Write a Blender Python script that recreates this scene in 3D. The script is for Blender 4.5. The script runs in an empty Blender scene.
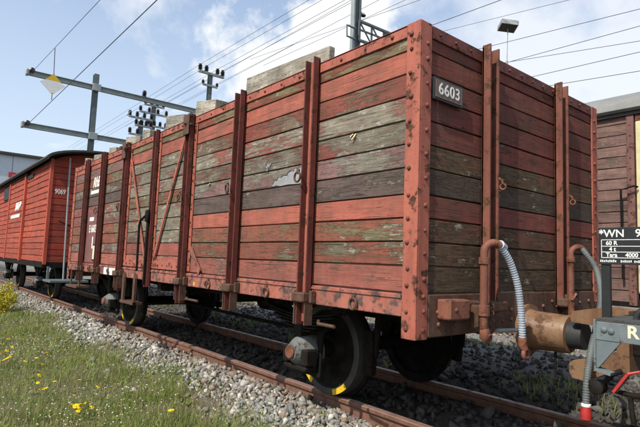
import bpy, math, random
import numpy as np
from mathutils import Vector, Matrix

random.seed(7); rng = np.random.default_rng(7)
sc = bpy.context.scene
col = sc.collection

# ------------------------------------------------------------------ camera
CAM = np.array([-3.2886, -1.7601, 1.0496]); YAW, PIT, ROL, FPX = 0.690, 0.0923, 0.0369, 506.9
_f = np.array([math.sin(YAW)*math.cos(PIT), math.cos(YAW)*math.cos(PIT), math.sin(PIT)])
_r0 = np.array([math.cos(YAW), -math.sin(YAW), 0.0]); _u0 = np.cross(_r0, _f)
_r = math.cos(ROL)*_r0 + math.sin(ROL)*_u0; _u = np.cross(_r, _f)
cd = bpy.data.cameras.new('camera'); cam = bpy.data.objects.new('camera', cd); col.objects.link(cam)
cam.matrix_world = Matrix(((_r[0], _u[0], -_f[0], CAM[0]), (_r[1], _u[1], -_f[1], CAM[1]), (_r[2], _u[2], -_f[2], CAM[2]), (0, 0, 0, 1)))
cd.sensor_width = 36; cd.lens = FPX/640*36; cd.clip_start = 0.05; cd.clip_end = 3000
sc.camera = cam
def ray(u, v): return _f + (u-320)/FPX*_r - (v-213.5)/FPX*_u
def onx(u, v, x): d = ray(u, v); return CAM + (x-CAM[0])/d[0]*d
def ony(u, v, y): d = ray(u, v); return CAM + (y-CAM[1])/d[1]*d

# ------------------------------------------------------------------ light
SUN_EL, SUN_AZ = math.radians(48), math.radians(191)     # azimuth counted from +X, counter-clockwise
sdir = Vector((math.cos(SUN_EL)*math.cos(SUN_AZ), math.cos(SUN_EL)*math.sin(SUN_AZ), math.sin(SUN_EL)))
sl = bpy.data.lights.new('sun', 'SUN'); sl.energy = 5.0; sl.angle = math.radians(0.5); sl.color = (1, .945, .84)
so = bpy.data.objects.new('sun', sl); col.objects.link(so); so.rotation_euler = sdir.to_track_quat('Z', 'Y').to_euler()
world = bpy.data.worlds.new('World'); sc.world = world; world.use_nodes = True
vs = sc.view_settings; vs.view_transform = 'Standard'; vs.look = 'None'; vs.exposure = 0.08; vs.gamma = 1.0

def node(nt, typ, ins=None, **props):
    n = nt.nodes.new(typ)
    for k, v in props.items(): setattr(n, k, v)
    for k, v in (ins or {}).items():
        s = n.inputs[k]
        if isinstance(v, bpy.types.NodeSocket): nt.links.new(v, s)
        else: s.default_value = v
    return n
def mixc(nt, fac, a, b, blend='MIX'):
    n = nt.nodes.new('ShaderNodeMix'); n.data_type = 'RGBA'; n.blend_type = blend; n.clamp_factor = True
    for i, v in ((0, fac), (6, a), (7, b)):
        if isinstance(v, bpy.types.NodeSocket): nt.links.new(v, n.inputs[i])
        else: n.inputs[i].default_value = v if i == 0 else (*v[:3], 1)
    return n.outputs[2]
def mathn(nt, op, a, b=0.0, c=None, clamp=False):
    n = nt.nodes.new('ShaderNodeMath'); n.operation = op; n.use_clamp = clamp
    for i, v in enumerate((a, b, c)):
        if v is None: continue
        if isinstance(v, bpy.types.NodeSocket): nt.links.new(v, n.inputs[i])
        else: n.inputs[i].default_value = v
    return n.outputs[0]
def ramp(nt, x, lo, hi, a=0.0, b=1.0):
    n = node(nt, 'ShaderNodeMapRange', {'Value': x, 'From Min': lo, 'From Max': hi, 'To Min': a, 'To Max': b}); n.clamp = True
    return n.outputs[0]
def noise(nt, vec, scale=5, detail=4, rough=.5, dist=0.0):
    return node(nt, 'ShaderNodeTexNoise', {'Vector': vec, 'Scale': scale, 'Detail': detail, 'Roughness': rough, 'Distortion': dist}).outputs[0]
def vscale(nt, vec, s):
    return node(nt, 'ShaderNodeVectorMath', {0: vec, 1: s}, operation='MULTIPLY').outputs[0]

# sky: Nishita with procedural clouds
nt = world.node_tree; nt.nodes.clear()
sky = node(nt, 'ShaderNodeTexSky', sky_type='NISHITA', sun_disc=False, sun_elevation=SUN_EL, sun_rotation=math.radians(90)-SUN_AZ, air_density=1.0, dust_density=1.6, ozone_density=1.0)
tc = node(nt, 'ShaderNodeTexCoord')
sep = node(nt, 'ShaderNodeSeparateXYZ', {0: tc.outputs['Generated']})
den = mathn(nt, 'ADD', mathn(nt, 'MAXIMUM', sep.outputs[2], 0.0), 0.22)
pl = node(nt, 'ShaderNodeCombineXYZ', {0: mathn(nt, 'DIVIDE', sep.outputs[0], den), 1: mathn(nt, 'DIVIDE', sep.outputs[1], den), 2: 0.37})
c1 = noise(nt, vscale(nt, pl.outputs[0], (1.0, 1.0, 1)), 1.15, 9, .56, .35)
c2 = noise(nt, vscale(nt, pl.outputs[0], (.7, 1.5, 1)), .8, 5, .6, .6)
cum = ramp(nt, c1, .54, .64)
cir = ramp(nt, c2, .40, .72, .0, .6)
hz = ramp(nt, sep.outputs[2], .02, .60, .88, .14)
thin = mathn(nt, 'MAXIMUM', hz, cir)
bg_sky = node(nt, 'ShaderNodeVectorMath', {0: sky.outputs[0], 1: (.180, .190, .200)}, operation='MULTIPLY').outputs[0]
shade = ramp(nt, noise(nt, pl.outputs[0], 3.2, 5, .6), .3, .7, .86, 1.0)
base = mixc(nt, thin, bg_sky, (.74, .84, .95))
cl = mixc(nt, shade, (.80, .86, .92), (1.0, 1.01, 1.02))
def cloud_at(u, v, r0, r1, amp):
    d = ray(u, v); d = d/np.linalg.norm(d)
    dot = node(nt, 'ShaderNodeVectorMath', {0: node(nt, 'ShaderNodeVectorMath', {0: tc.outputs['Generated']}, operation='NORMALIZE').outputs[0], 1: tuple(d)}, operation='DOT_PRODUCT').outputs['Value']
    nz = noise(nt, tc.outputs['Generated'], 7.0, 9, .58)
    ang = mathn(nt, 'ADD', mathn(nt, 'ARCCOSINE', mathn(nt, 'MINIMUM', dot, 1.0)), mathn(nt, 'MULTIPLY', mathn(nt, 'SUBTRACT', nz, .5), amp))
    return ramp(nt, ang, math.radians(r0), math.radians(r1), 1.0, 0.0)
heap = mathn(nt, 'MAXIMUM', cloud_at(318, 80, 8.6, 11.6, .42), mathn(nt, 'MULTIPLY', cloud_at(570, 70, 6, 16, .55), .7))
fin = mixc(nt, mathn(nt, 'MAXIMUM', mathn(nt, 'MULTIPLY', cum, .8), heap), base, cl)
bg = node(nt, 'ShaderNodeBackground', {'Color': fin, 'Strength': 1.0})
nt.links.new(bg.outputs[0], node(nt, 'ShaderNodeOutputWorld').inputs[0])

# ------------------------------------------------------------------ materials
MATS = {}
def newmat(name):
    m = bpy.data.materials.new(name); m.use_nodes = True; m.node_tree.nodes.clear(); MATS[name] = m
    return m, m.node_tree
def finish(nt, colr, rough=.7, height=None, hstr=.3, hdist=.01, metal=0.0, spec=.4):
    b = node(nt, 'ShaderNodeBsdfPrincipled', {'Roughness': rough, 'Metallic': metal, 'Specular IOR Level': spec})
    if isinstance(colr, bpy.types.NodeSocket): nt.links.new(colr, b.inputs['Base Color'])
    else: b.inputs['Base Color'].default_value = (*colr, 1)
    if height is not None:
        bp = node(nt, 'ShaderNodeBump', {'Strength': hstr, 'Distance': hdist, 'Height': height})
        nt.links.new(bp.outputs[0], b.inputs['Normal'])
    nt.links.new(b.outputs[0], node(nt, 'ShaderNodeOutputMaterial').inputs[0])
def objvec(nt, rnd=True):
    tcn = node(nt, 'ShaderNodeTexCoord')
    if not rnd: return tcn.outputs['Object']
    oi = node(nt, 'ShaderNodeObjectInfo')
    off = node(nt, 'ShaderNodeVectorMath', {0: (37.1, 13.7, 5.3), 'Scale': oi.outputs['Random']}, operation='SCALE').outputs[0]
    return node(nt, 'ShaderNodeVectorMath', {0: tcn.outputs['Object'], 1: off}, operation='ADD').outputs[0]

def plank_mat(name, paint, paint2, wood=(.27, .235, .155), wood2=(.11, .09, .06), wear=.5, flake=.0, dirt=.35, rough=.78, grime=.5):
    """painted board whose paint has flaked off along the grain; local x runs along the grain"""
    m, nt = newmat(name); v = objvec(nt)
    big = noise(nt, vscale(nt, v, (1.1, 3.5, 3.5)), 1.8, 3, .5)
    n1 = noise(nt, vscale(nt, v, (1.7, 13, 13)), 3.6, 12, .72, .3)
    grain = noise(nt, vscale(nt, v, (2.0, 55, 55)), 2.0, 6, .68)
    fine = noise(nt, vscale(nt, v, (4.0, 160, 160)), 2.0, 4, .6)
    msk = mathn(nt, 'ADD', mathn(nt, 'MULTIPLY', n1, .48), mathn(nt, 'ADD', mathn(nt, 'MULTIPLY', big, .32), mathn(nt, 'MULTIPLY', grain, .20)))
    gpos = node(nt, 'ShaderNodeNewGeometry').outputs['Position']; oi = node(nt, 'ShaderNodeObjectInfo').outputs['Random']
    wv = noise(nt, gpos, 1.7, 5, .6)                          # weathering that runs across neighbouring boards
    msk = mathn(nt, 'ADD', msk, mathn(nt, 'MULTIPLY', mathn(nt, 'SUBTRACT', wv, .5), .26))
    th = .5 + (wear-.5)*.34
    pm = ramp(nt, msk, th-.004, th+.006)                      # 1 = paint present
    edge_shadow = mathn(nt, 'MULTIPLY', ramp(nt, msk, th-.018, th-.004), mathn(nt, 'SUBTRACT', 1.0, pm))  # shadow line of the lifted paint edge, put into the wood colour
    stain = ramp(nt, msk, th-.060, th-.004)                   # pigment left in the wood near the paint
    # wood
    wcol = mixc(nt, ramp(nt, grain, .34, .66), wood2, wood)
    wcol = mixc(nt, ramp(nt, noise(nt, vscale(nt, v, (1.2, 5, 5)), 3, 4), .42, .72, 0, .65), wcol, tuple(c*.55 for c in wood))
    wcol = mixc(nt, mathn(nt, 'MULTIPLY', stain, .55), wcol, tuple(.45*a+.22*b for a, b in zip(paint2, wood)))
    lich = ramp(nt, noise(nt, vscale(nt, v, (2, 4, 4)), 4.6, 7, .72), .57, .63, 0, .6)
    wcol = mixc(nt, lich, wcol, (.46, .43, .36))
    wcol = mixc(nt, mathn(nt, 'MULTIPLY', edge_shadow, .55), wcol, tuple(c*.35 for c in wood2))
    wcol = mixc(nt, mathn(nt, 'MULTIPLY', ramp(nt, fine, .53, .64), .75), wcol, tuple(c*.4 for c in wood2))
    # paint
    pc = mixc(nt, ramp(nt, noise(nt, vscale(nt, v, (1.2, 6, 6)), 2.2, 8, .68), .38, .62), paint, paint2)
    pc = mixc(nt, ramp(nt, noise(nt, vscale(nt, v, (9, 1.0, 1.0)), 1.9, 6, .65), .46, .72, 0, dirt), pc, tuple(c*.5 for c in paint2))
    gm_ = ramp(nt, noise(nt, vscale(nt, v, (1.6, 7, 7)), 2.9, 9, .70, .2), .47, .66, 0, grime)
    pc = mixc(nt, gm_, pc, tuple(.30*a+.42*b for a, b in zip(paint2, wood2)))
    pale = ramp(nt, noise(nt, vscale(nt, v, (5, 20, 20)), 3.0, 6, .7), .60, .72, 0, .35)
    pc = mixc(nt, pale, pc, tuple(.6*a+.16 for a in paint))
    pc = mixc(nt, mathn(nt, 'MULTIPLY', ramp(nt, fine, .56, .66), .5), pc, tuple(c*.35 for c in paint2))
    scr = ramp(nt, noise(nt, vscale(nt, v, (2.6, 22, 22)), 3.1, 4, .55, .5), .655, .685)
    pc = mixc(nt, mathn(nt, 'MULTIPLY', scr, .8), pc, (.055, .038, .03))
    c = mixc(nt, pm, wcol, pc)
    split = ramp(nt, noise(nt, vscale(nt, v, (.8, 42, 42)), 2.3, 3, .45, .25), .655, .675)
    c = mixc(nt, mathn(nt, 'MULTIPLY', split, .85), c, (.03, .022, .018))
    c = mixc(nt, ramp(nt, noise(nt, vscale(nt, gpos, (1.6, 1.6, .7)), 2.4, 8, .72), .45, .68, 0, .5), c, (.085, .062, .042))
    c = mixc(nt, 1.0, c, node(nt, 'ShaderNodeCombineColor', {0: ramp(nt, oi, 0, 1, .84, 1.12), 1: ramp(nt, oi, 0, 1, .86, 1.12), 2: ramp(nt, oi, 0, 1, .88, 1.10)}).outputs[0], 'MULTIPLY')
    # nail and knot specks
    knot = ramp(nt, node(nt, 'ShaderNodeTexVoronoi', {'Vector': vscale(nt, v, (1.0, 2.2, 2.2)), 'Scale': 3.4}).outputs['Distance'], .03, .06, .8, 0)
    c = mixc(nt, knot, c, (.035, .025, .02))
    h = mathn(nt, 'ADD', mathn(nt, 'MULTIPLY', pm, .8), mathn(nt, 'ADD', mathn(nt, 'MULTIPLY', grain, .6), mathn(nt, 'MULTIPLY', fine, .3)))
    finish(nt, c, ramp(nt, pm, 0, 1, .92, rough), h, .8, .006, spec=.25)
    return m

def metal_mat(name, paint, paint2, rust=.35, rcol=(.10, .042, .022), rough=.62, dust=.0, spec=.3):
    m, nt = newmat(name); v = objvec(nt)
    n1 = noise(nt, v, 11, 9, .70); n2 = noise(nt, v, 34, 5, .6); n3 = noise(nt, vscale(nt, v, (3, 3, .5)), 4, 4)
    pc = mixc(nt, ramp(nt, n3, .38, .64), paint, paint2)
    th = .5+(rust-.5)*.4
    pm = ramp(nt, n1, th-.03, th+.03)
    rc = mixc(nt, ramp(nt, n2, .35, .65), tuple(c*.45 for c in rcol), rcol)
    c = mixc(nt, pm, rc, pc)
    c = mixc(nt, ramp(nt, n2, .55, .78, 0, .45), c, tuple(a*.4 for a in paint2))
    if dust: c = mixc(nt, ramp(nt, noise(nt, v, 9, 5, .6), .4, .7, 0, dust), c, (.22, .17, .12))
    finish(nt, c, ramp(nt, pm, 0, 1, .88, rough), mathn(nt, 'ADD', mathn(nt, 'MULTIPLY', pm, .5), n2), .35, .004, spec=spec)
    return m
def plain_mat(name, c1, c2, scale=8, rough=.7, hstr=.2, hdist=.005, metal=0.0, spec=.4, rnd=True):
    m, nt = newmat(name); v = objvec(nt, rnd)
    n = noise(nt, v, scale, 7, .62); n2 = noise(nt, v, scale*7, 4, .6)
    c = mixc(nt, ramp(nt, n, .32, .68), c1, c2)
    c = mixc(nt, ramp(nt, n2, .35, .8, 0, .3), c, tuple(.5*x for x in c1))
    finish(nt, c, rough, n2, hstr, hdist, metal, spec)
    return m

SAL = (.42, .122, .082); SAL2 = (.315, .090, .063); MAR = (.155, .045, .036); MAR2 = (.075, .024, .02)
WOOD = (.31, .27, .20); WOOD2 = (.13, .105, .077)
# near-side boards from the top down
side_specs = [
    ((.29, .082, .052), (.17, .050, .034), (.27, .215, .125), (.12, .09, .045), .52),
    (SAL, SAL2, WOOD, WOOD2, .18),
    ((.25, .072, .050), (.15, .046, .034), (.22, .165, .12), (.10, .075, .05), .45),
    ((.34, .098, .076), (.22, .068, .052), (.335, .30, .235), (.14, .12, .09), .56),
    ((.32, .088, .068), (.20, .06, .045), (.285, .25, .185), (.12, .102, .073), .60),
    ((.30, .165, .155), (.22, .11, .105), (.31, .29, .225), (.14, .125, .095), .50),
    ((.150, .105, .092), (.095, .066, .058), (.19, .155, .12), (.085, .066, .05), .40),
    (SAL, (.35, .100, .070), WOOD, WOOD2, .20),
    ((.29, .094, .060), (.20, .070, .045), (.24, .21, .12), (.11, .09, .05), .44),
    ((.31, .096, .062), (.21, .070, .046), (.25, .215, .13), (.11, .09, .05), .43),
    ((.37, .118, .084), (.285, .09, .066), WOOD, WOOD2, .26)]
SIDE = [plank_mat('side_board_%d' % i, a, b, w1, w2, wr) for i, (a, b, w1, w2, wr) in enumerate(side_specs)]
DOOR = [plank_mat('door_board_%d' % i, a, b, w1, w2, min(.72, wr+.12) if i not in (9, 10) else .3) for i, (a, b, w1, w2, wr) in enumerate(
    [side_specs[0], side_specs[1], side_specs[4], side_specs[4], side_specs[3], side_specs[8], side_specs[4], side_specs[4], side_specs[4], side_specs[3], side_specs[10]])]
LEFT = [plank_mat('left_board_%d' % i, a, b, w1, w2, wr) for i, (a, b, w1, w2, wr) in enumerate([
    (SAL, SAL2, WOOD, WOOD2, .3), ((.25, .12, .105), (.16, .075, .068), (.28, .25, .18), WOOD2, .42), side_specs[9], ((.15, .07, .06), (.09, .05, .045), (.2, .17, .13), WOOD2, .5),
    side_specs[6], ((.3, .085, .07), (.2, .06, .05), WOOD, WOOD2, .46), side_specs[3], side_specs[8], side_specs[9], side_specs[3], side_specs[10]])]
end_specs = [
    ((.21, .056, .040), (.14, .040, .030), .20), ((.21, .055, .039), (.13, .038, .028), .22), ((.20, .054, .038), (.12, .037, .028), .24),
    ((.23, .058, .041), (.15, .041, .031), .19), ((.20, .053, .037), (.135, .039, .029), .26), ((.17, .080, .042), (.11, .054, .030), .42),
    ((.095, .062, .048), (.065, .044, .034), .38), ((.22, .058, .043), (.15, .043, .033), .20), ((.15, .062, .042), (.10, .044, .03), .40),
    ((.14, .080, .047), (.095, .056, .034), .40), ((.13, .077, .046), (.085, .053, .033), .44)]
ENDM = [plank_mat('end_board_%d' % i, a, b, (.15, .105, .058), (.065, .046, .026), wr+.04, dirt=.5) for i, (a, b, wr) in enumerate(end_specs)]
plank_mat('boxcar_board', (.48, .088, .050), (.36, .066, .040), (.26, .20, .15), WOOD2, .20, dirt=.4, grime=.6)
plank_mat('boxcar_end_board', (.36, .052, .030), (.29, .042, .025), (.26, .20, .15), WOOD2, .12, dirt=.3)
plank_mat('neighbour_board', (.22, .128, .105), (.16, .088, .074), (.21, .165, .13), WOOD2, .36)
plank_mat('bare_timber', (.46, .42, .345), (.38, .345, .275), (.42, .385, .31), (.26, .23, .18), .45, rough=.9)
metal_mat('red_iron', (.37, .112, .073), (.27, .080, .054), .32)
metal_mat('worn_white', (.76, .74, .69), (.62, .59, .54), .20, (.22, .10, .085))
metal_mat('neighbour_iron', (.17, .080, .064), (.12, .058, .048), .35)
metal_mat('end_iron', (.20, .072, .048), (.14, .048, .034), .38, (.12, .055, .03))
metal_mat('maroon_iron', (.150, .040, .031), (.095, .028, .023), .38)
metal_mat('bolt_iron', (.15, .050, .037), (.10, .036, .027), .4)
metal_mat('sole_iron', (.36, .115, .080), (.25, .082, .060), .42, (.11, .062, .058), dust=.25)
metal_mat('brown_iron', (.105, .050, .034), (.062, .030, .022), .48, (.10, .048, .026), dust=.2)
metal_mat('rust_orange', (.22, .084, .054), (.15, .058, .038), .40, (.14, .055, .025))
metal_mat('ochre_rust', (.205, .118, .064), (.135, .070, .038), .33, (.13, .065, .033), rough=.45)
metal_mat('dark_iron', (.013, .012, .011), (.008, .0075, .007), .45, (.018, .012, .010), dust=.03, spec=.10)
metal_mat('grease_grey', (.16, .17, .165), (.10, .105, .105), .3, (.07, .05, .04))
metal_mat('trolley_grey', (.135, .165, .175), (.10, .125, .135), .22, (.085, .06, .045), dust=.15)
metal_mat('rail_rust', (.175, .082, .052), (.115, .052, .035), .42, (.20, .095, .056), rough=.85, dust=.2)
metal_mat('rail_head', (.21, .130, .105), (.16, .095, .076), .3, (.2, .10, .065), rough=.5)
metal_mat('boxcar_iron', (.46, .085, .045), (.36, .062, .035), .12)
plain_mat('wheel_tread', (.060, .058, .055), (.035, .033, .031), 14, .5)
plain_mat('galvanised', (.30, .335, .33), (.22, .25, .25), 4, .55)
plain_mat('galvanised_dark', (.12, .145, .15), (.085, .105, .108), 4, .6)
plain_mat('insulator', (.035, .022, .02), (.02, .014, .013), 8, .3)
plain_mat('wire', (.07, .08, .095), (.05, .06, .07), 3, .5)
plain_mat('white_paint', (.80, .79, .76), (.66, .65, .62), 22, .6)
plain_mat('cream_paint', (.72, .66, .48), (.58, .52, .37), 22, .6)
plain_mat('yellow_paint', (.72, .47, .02), (.6, .36, .015), 22, .5)
plain_mat('red_paint', (.42, .03, .026), (.30, .022, .02), 22, .45)
plain_mat('black_paint', (.012, .013, .014), (.02, .02, .02), 10, .45)
plain_mat('rubber', (.02, .022, .022), (.032, .034, .034), 14, .55)
plain_mat('hose_grey', (.115, .13, .125), (.075, .085, .083), 12, .6)
plain_mat('hose_white', (.40, .44, .49), (.27, .30, .34), 12, .5)
plain_mat('plate_brown', (.17, .115, .09), (.12, .08, .062), 9, .6)
plain_mat('silver_sheet', (.33, .33, .33), (.22, .22, .22), 9, .45)
plain_mat('maroon_panel', (.20, .085, .078), (.15, .062, .057), 7, .6)
plain_mat('roof_sheet', (.215, .212, .20), (.16, .158, .148), 2.5, .6)
plain_mat('dark_roof', (.045, .04, .037), (.07, .062, .055), 5, .85)
plain_mat('cream_board', (.62, .55, .30), (.5, .43, .22), 6, .7)
plain_mat('building_wall', (.50, .55, .60), (.45, .50, .55), 1.2, .7)
plain_mat('grit_deck', (.075, .075, .07), (.04, .04, .038), 30, .95, .6, .01)

def island_mat(name, stops, rough=.9, nscale=40, trans=0.0, hstr=.4):
    m, nt = newmat(name)
    g = node(nt, 'ShaderNodeNewGeometry')
    cr = node(nt, 'ShaderNodeValToRGB', {0: g.outputs['Random Per Island']}); cr.color_ramp.interpolation = 'LINEAR'
    el = cr.color_ramp.elements
    while len(el) < len(stops): el.new(.5)
    for e, (pos, c) in zip(el, stops): e.position = pos; e.color = (*c, 1)
    v = node(nt, 'ShaderNodeTexCoord').outputs['Object']
    n = noise(nt, v, nscale, 5, .65)
    c = mixc(nt, ramp(nt, n, .35, .7, 0, .5), cr.outputs[0], (.06, .055, .048)) if nscale else cr.outputs[0]
    if name == 'ballast':                                     # rust dust washed off the rail
        sx_ = node(nt, 'ShaderNodeSeparateXYZ', {0: v}).outputs[0]
        c = mixc(nt, mathn(nt, 'MULTIPLY', ramp(nt, sx_, -.86, -.62), ramp(nt, noise(nt, v, 5, 5, .6), .35, .65, .1, .7)), c, (.17, .10, .065))
    b = node(nt, 'ShaderNodeBsdfPrincipled', {'Roughness': rough, 'Base Color': c, 'Specular IOR Level': .25})
    if hstr: nt.links.new(node(nt, 'ShaderNodeBump', {'Strength': hstr, 'Distance': .006, 'Height': n}).outputs[0], b.inputs['Normal'])
    out = node(nt, 'ShaderNodeOutputMaterial')
    if trans:
        t = node(nt, 'ShaderNodeBsdfTranslucent', {'Color': c}); ms = node(nt, 'ShaderNodeMixShader', {0: trans, 1: b.outputs[0], 2: t.outputs[0]})
        nt.links.new(ms.outputs[0], out.inputs[0])
    else: nt.links.new(b.outputs[0], out.inputs[0])
island_mat('ballast', [(0, (.15, .145, .13)), (.2, (.28, .27, .24)), (.38, (.21, .215, .20)), (.58, (.40, .385, .34)), (.68, (.28, .20, .14)), (.84, (.66, .64, .58)), (1, (.16, .15, .135))])
island_mat('shaded_bed_ballast', [(0, (.045, .038, .033)), (.3, (.075, .066, .057)), (.55, (.055, .045, .038)), (.8, (.12, .11, .10)), (1, (.05, .04, .032))])  # oily brown stones, darkened further as painted shade under the wagon
island_mat('grass_blade', [(0, (.105, .16, .030)), (.35, (.18, .25, .050)), (.62, (.27, .31, .080)), (.84, (.38, .35, .15)), (1, (.28, .20, .11))], .7, 0, .35, 0)
island_mat('dry_stalk', [(0, (.20, .12, .085)), (.5, (.28, .20, .13)), (1, (.36, .30, .18))], .8, 0, .25, 0)
island_mat('white_petal', [(0, (.66, .66, .60)), (1, (.80, .80, .74))], .8, 0, .25, 0)
island_mat('yellow_petal', [(0, (.72, .50, .01)), (1, (.80, .60, .02))], .7, 0, .2, 0)
island_mat('bush_leaf', [(0, (.16, .18, .03)), (.5, (.42, .36, .03)), (1, (.62, .50, .03))], .7, 0, .3, 0)

m, nt = newmat('ground')
v = node(nt, 'ShaderNodeTexCoord').outputs['Object']
sx = node(nt, 'ShaderNodeSeparateXYZ', {0: v}).outputs[0]
nb = noise(nt, v, 1.8, 6, .6); nf = noise(nt, v, 38, 6, .7); nv = node(nt, 'ShaderNodeTexVoronoi', {'Vector': v, 'Scale': 34.0}).outputs['Color']
soil = mixc(nt, ramp(nt, nf, .35, .65), (.075, .062, .04), (.17, .145, .10))
soil = mixc(nt, ramp(nt, nb, .42, .62, 0, .8), soil, (.09, .10, .03))
gr = mixc(nt, ramp(nt, nf, .3, .7), (.11, .107, .098), (.27, .262, .24))
gr = mixc(nt, .45, gr, vscale(nt, nv, (.30, .29, .26)))
gr = mixc(nt, ramp(nt, noise(nt, v, .9, 5, .6), .56, .68, 0, .6), gr, (.085, .10, .03))
edge = mathn(nt, 'ADD', sx, mathn(nt, 'MULTIPLY', nb, 1.0))
gr = mixc(nt, mathn(nt, 'MULTIPLY', ramp(nt, sx, -.55, -.45), ramp(nt, sx, 2.6, 1.6)), gr, mixc(nt, nf, (.03, .026, .022), (.075, .067, .057)))  # ground band darkened like the bed stones: oily brown plus painted shade
finish(nt, mixc(nt, ramp(nt, edge, -.75, -.25), soil, gr), .95, nf, .7, .03)

# ------------------------------------------------------------------ mesh helpers
class MB:
    def __init__(s): s.v = []; s.f = []
    def add(s, vs, fs):
        o = len(s.v); s.v += [tuple(map(float, p)) for p in vs]; s.f += [tuple(i+o for i in f) for f in fs]; return s
    def box(s, a, b, c=0.0):
        """axis-aligned box, optionally chamfered by c"""
        (x0, y0, z0), (x1, y1, z1) = [tuple(map(min, zip(a, b))), tuple(map(max, zip(a, b)))]
        if c <= 0:
            return s.add([(x0,y0,z0),(x1,y0,z0),(x1,y1,z0),(x0,y1,z0),(x0,y0,z1),(x1,y0,z1),(x1,y1,z1),(x0,y1,z1)],
                         [(0,3,2,1),(4,5,6,7),(0,1,5,4),(1,2,6,5),(2,3,7,6),(3,0,4,7)])
        vs = []
        def ringp(z, i): return [(x0+i,y0+i if False else y0,z)]*0
        def oct_(z, k): return [(x0+c+k,y0+k,z),(x1-c-k,y0+k,z),(x1-k,y0+c+k,z),(x1-k,y1-c-k,z),(x1-c-k,y1-k,z),(x0+c+k,y1-k,z),(x0+k,y1-c-k,z),(x0+k,y0+c+k,z)]
        vs = oct_(z0, c*.5)+oct_(z0+c, 0)+oct_(z1-c, 0)+oct_(z1, c*.5)
        fs = [tuple(range(7,-1,-1)), tuple(range(24,32))]
        for r in range(3):
            for i in range(8): fs.append((r*8+i, r*8+(i+1)%8, r*8+8+(i+1)%8, r*8+8+i))
        return s.add(vs, fs)
    def obox(s, c, ax, ay, az):
        """oriented box: centre and three half-axis vectors"""
        c, ax, ay, az = map(np.array, (c, ax, ay, az))
        vs = [c+i*ax+j*ay+k*az for k in (-1,1) for i, j in ((-1,-1),(1,-1),(1,1),(-1,1))]
        return s.add(vs, [(0,3,2,1),(4,5,6,7),(0,1,5,4),(1,2,6,5),(2,3,7,6),(3,0,4,7)])
    def bar(s, a, b, w, t, up=(0,0,1)):
        a, b = np.array(a, float), np.array(b, float); d = b-a; L = np.linalg.norm(d); d /= L
        sdv = np.cross(d, up); sdv /= np.linalg.norm(sdv); u = np.cross(sdv, d)
        return s.obox((a+b)/2, d*L/2, sdv*w/2, u*t/2)
    def tube(s, pts, r, n=8, caps=True):
        pts = [np.array(p, float) for p in pts]; m = len(pts)
        rs = r if hasattr(r, '__len__') else [r]*m
        vs = []; prev = None
        for i, p in enumerate(pts):
            d = pts[min(i+1,m-1)]-pts[max(i-1,0)]; d = d/np.linalg.norm(d)
            if prev is None:
                a = np.array((0,0,1.)) if abs(d[2]) < .9 else np.array((1.,0,0)); e = np.cross(d, a)
            else: e = prev-d*np.dot(prev, d)
            e = e/np.linalg.norm(e); prev = e; g = np.cross(d, e)
            for k in range(n):
                t = 2*math.pi*k/n; vs.append(p+rs[i]*(math.cos(t)*e+math.sin(t)*g))
        fs = [(i*n+k, i*n+(k+1)%n, (i+1)*n+(k+1)%n, (i+1)*n+k) for i in range(m-1) for k in range(n)]
        if caps: fs += [tuple(range(n-1,-1,-1)), tuple(range((m-1)*n, m*n))]
        return s.add(vs, fs)
    def lathe(s, prof, c, axis, n=24):
        """profile of (distance along axis, radius)"""
        ax = np.array(axis, float); ax /= np.linalg.norm(ax)
        return s.tube([np.array(c)+ax*t for t, _ in prof], [r for _, r in prof], n) if False else s._lathe(prof, np.array(c, float), ax, n)
    def _lathe(s, prof, c, ax, n):
        a = np.array((0,0,1.)) if abs(ax[2]) < .9 else np.array((1.,0,0)); e = np.cross(ax, a); e /= np.linalg.norm(e); g = np.cross(ax, e)
        vs = [c+ax*t+max(r,1e-4)*(math.cos(2*math.pi*k/n)*e+math.sin(2*math.pi*k/n)*g) for t, r in prof for k in range(n)]
        m = len(prof)
        fs = [(i*n+k, i*n+(k+1)%n, (i+1)*n+(k+1)%n, (i+1)*n+k) for i in range(m-1) for k in range(n)]
        fs += [tuple(range(n-1,-1,-1)), tuple(range((m-1)*n, m*n))]
        return s.add(vs, fs)
    def torus(s, c, axis, R_, r, n=18, k=7):
        ax = np.array(axis, float); ax /= np.linalg.norm(ax)
        a = np.array((0,0,1.)) if abs(ax[2]) < .9 else np.array((1.,0,0)); e = np.cross(ax, a); e /= np.linalg.norm(e); g = np.cross(ax, e)
        vs = []
        for i in range(n):
            t = 2*math.pi*i/n; d = math.cos(t)*e+math.sin(t)*g
            for j in range(k):
                q = 2*math.pi*j/k; vs.append(np.array(c)+d*(R_+r*math.cos(q))+ax*r*math.sin(q))
        return s.add(vs, [(i*k+j, i*k+(j+1)%k, ((i+1)%n)*k+(j+1)%k, ((i+1)%n)*k+j) for i in range(n) for j in range(k)])
    def prism(s, poly, off):
        """extrude a 3-D polygon by a vector"""
        n = len(poly); off = np.array(off); vs = [np.array(p, float) for p in poly]; vs += [p+off for p in vs]
        return s.add(vs, [tuple(range(n-1,-1,-1)), tuple(range(n,2*n))]+[(i,(i+1)%n,n+(i+1)%n,n+i) for i in range(n)])
    def mesh(s, name, mat, smooth=False):
        me = bpy.data.meshes.new(name); me.from_pydata(s.v, [], s.f); me.update()
        import bmesh
        bm = bmesh.new(); bm.from_mesh(me); bmesh.ops.recalc_face_normals(bm, faces=bm.faces); bm.to_mesh(me); bm.free()
        me.materials.append(MATS[mat] if isinstance(mat, str) else mat)
        if smooth:
            me.polygons.foreach_set('use_smooth', [True]*len(me.polygons))
            me.set_sharp_from_angle(angle=math.radians(40))
        return me
    def build(s, name, mat, parent=None, smooth=False):
        return place(s.mesh(name, mat, smooth), name, parent)
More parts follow.
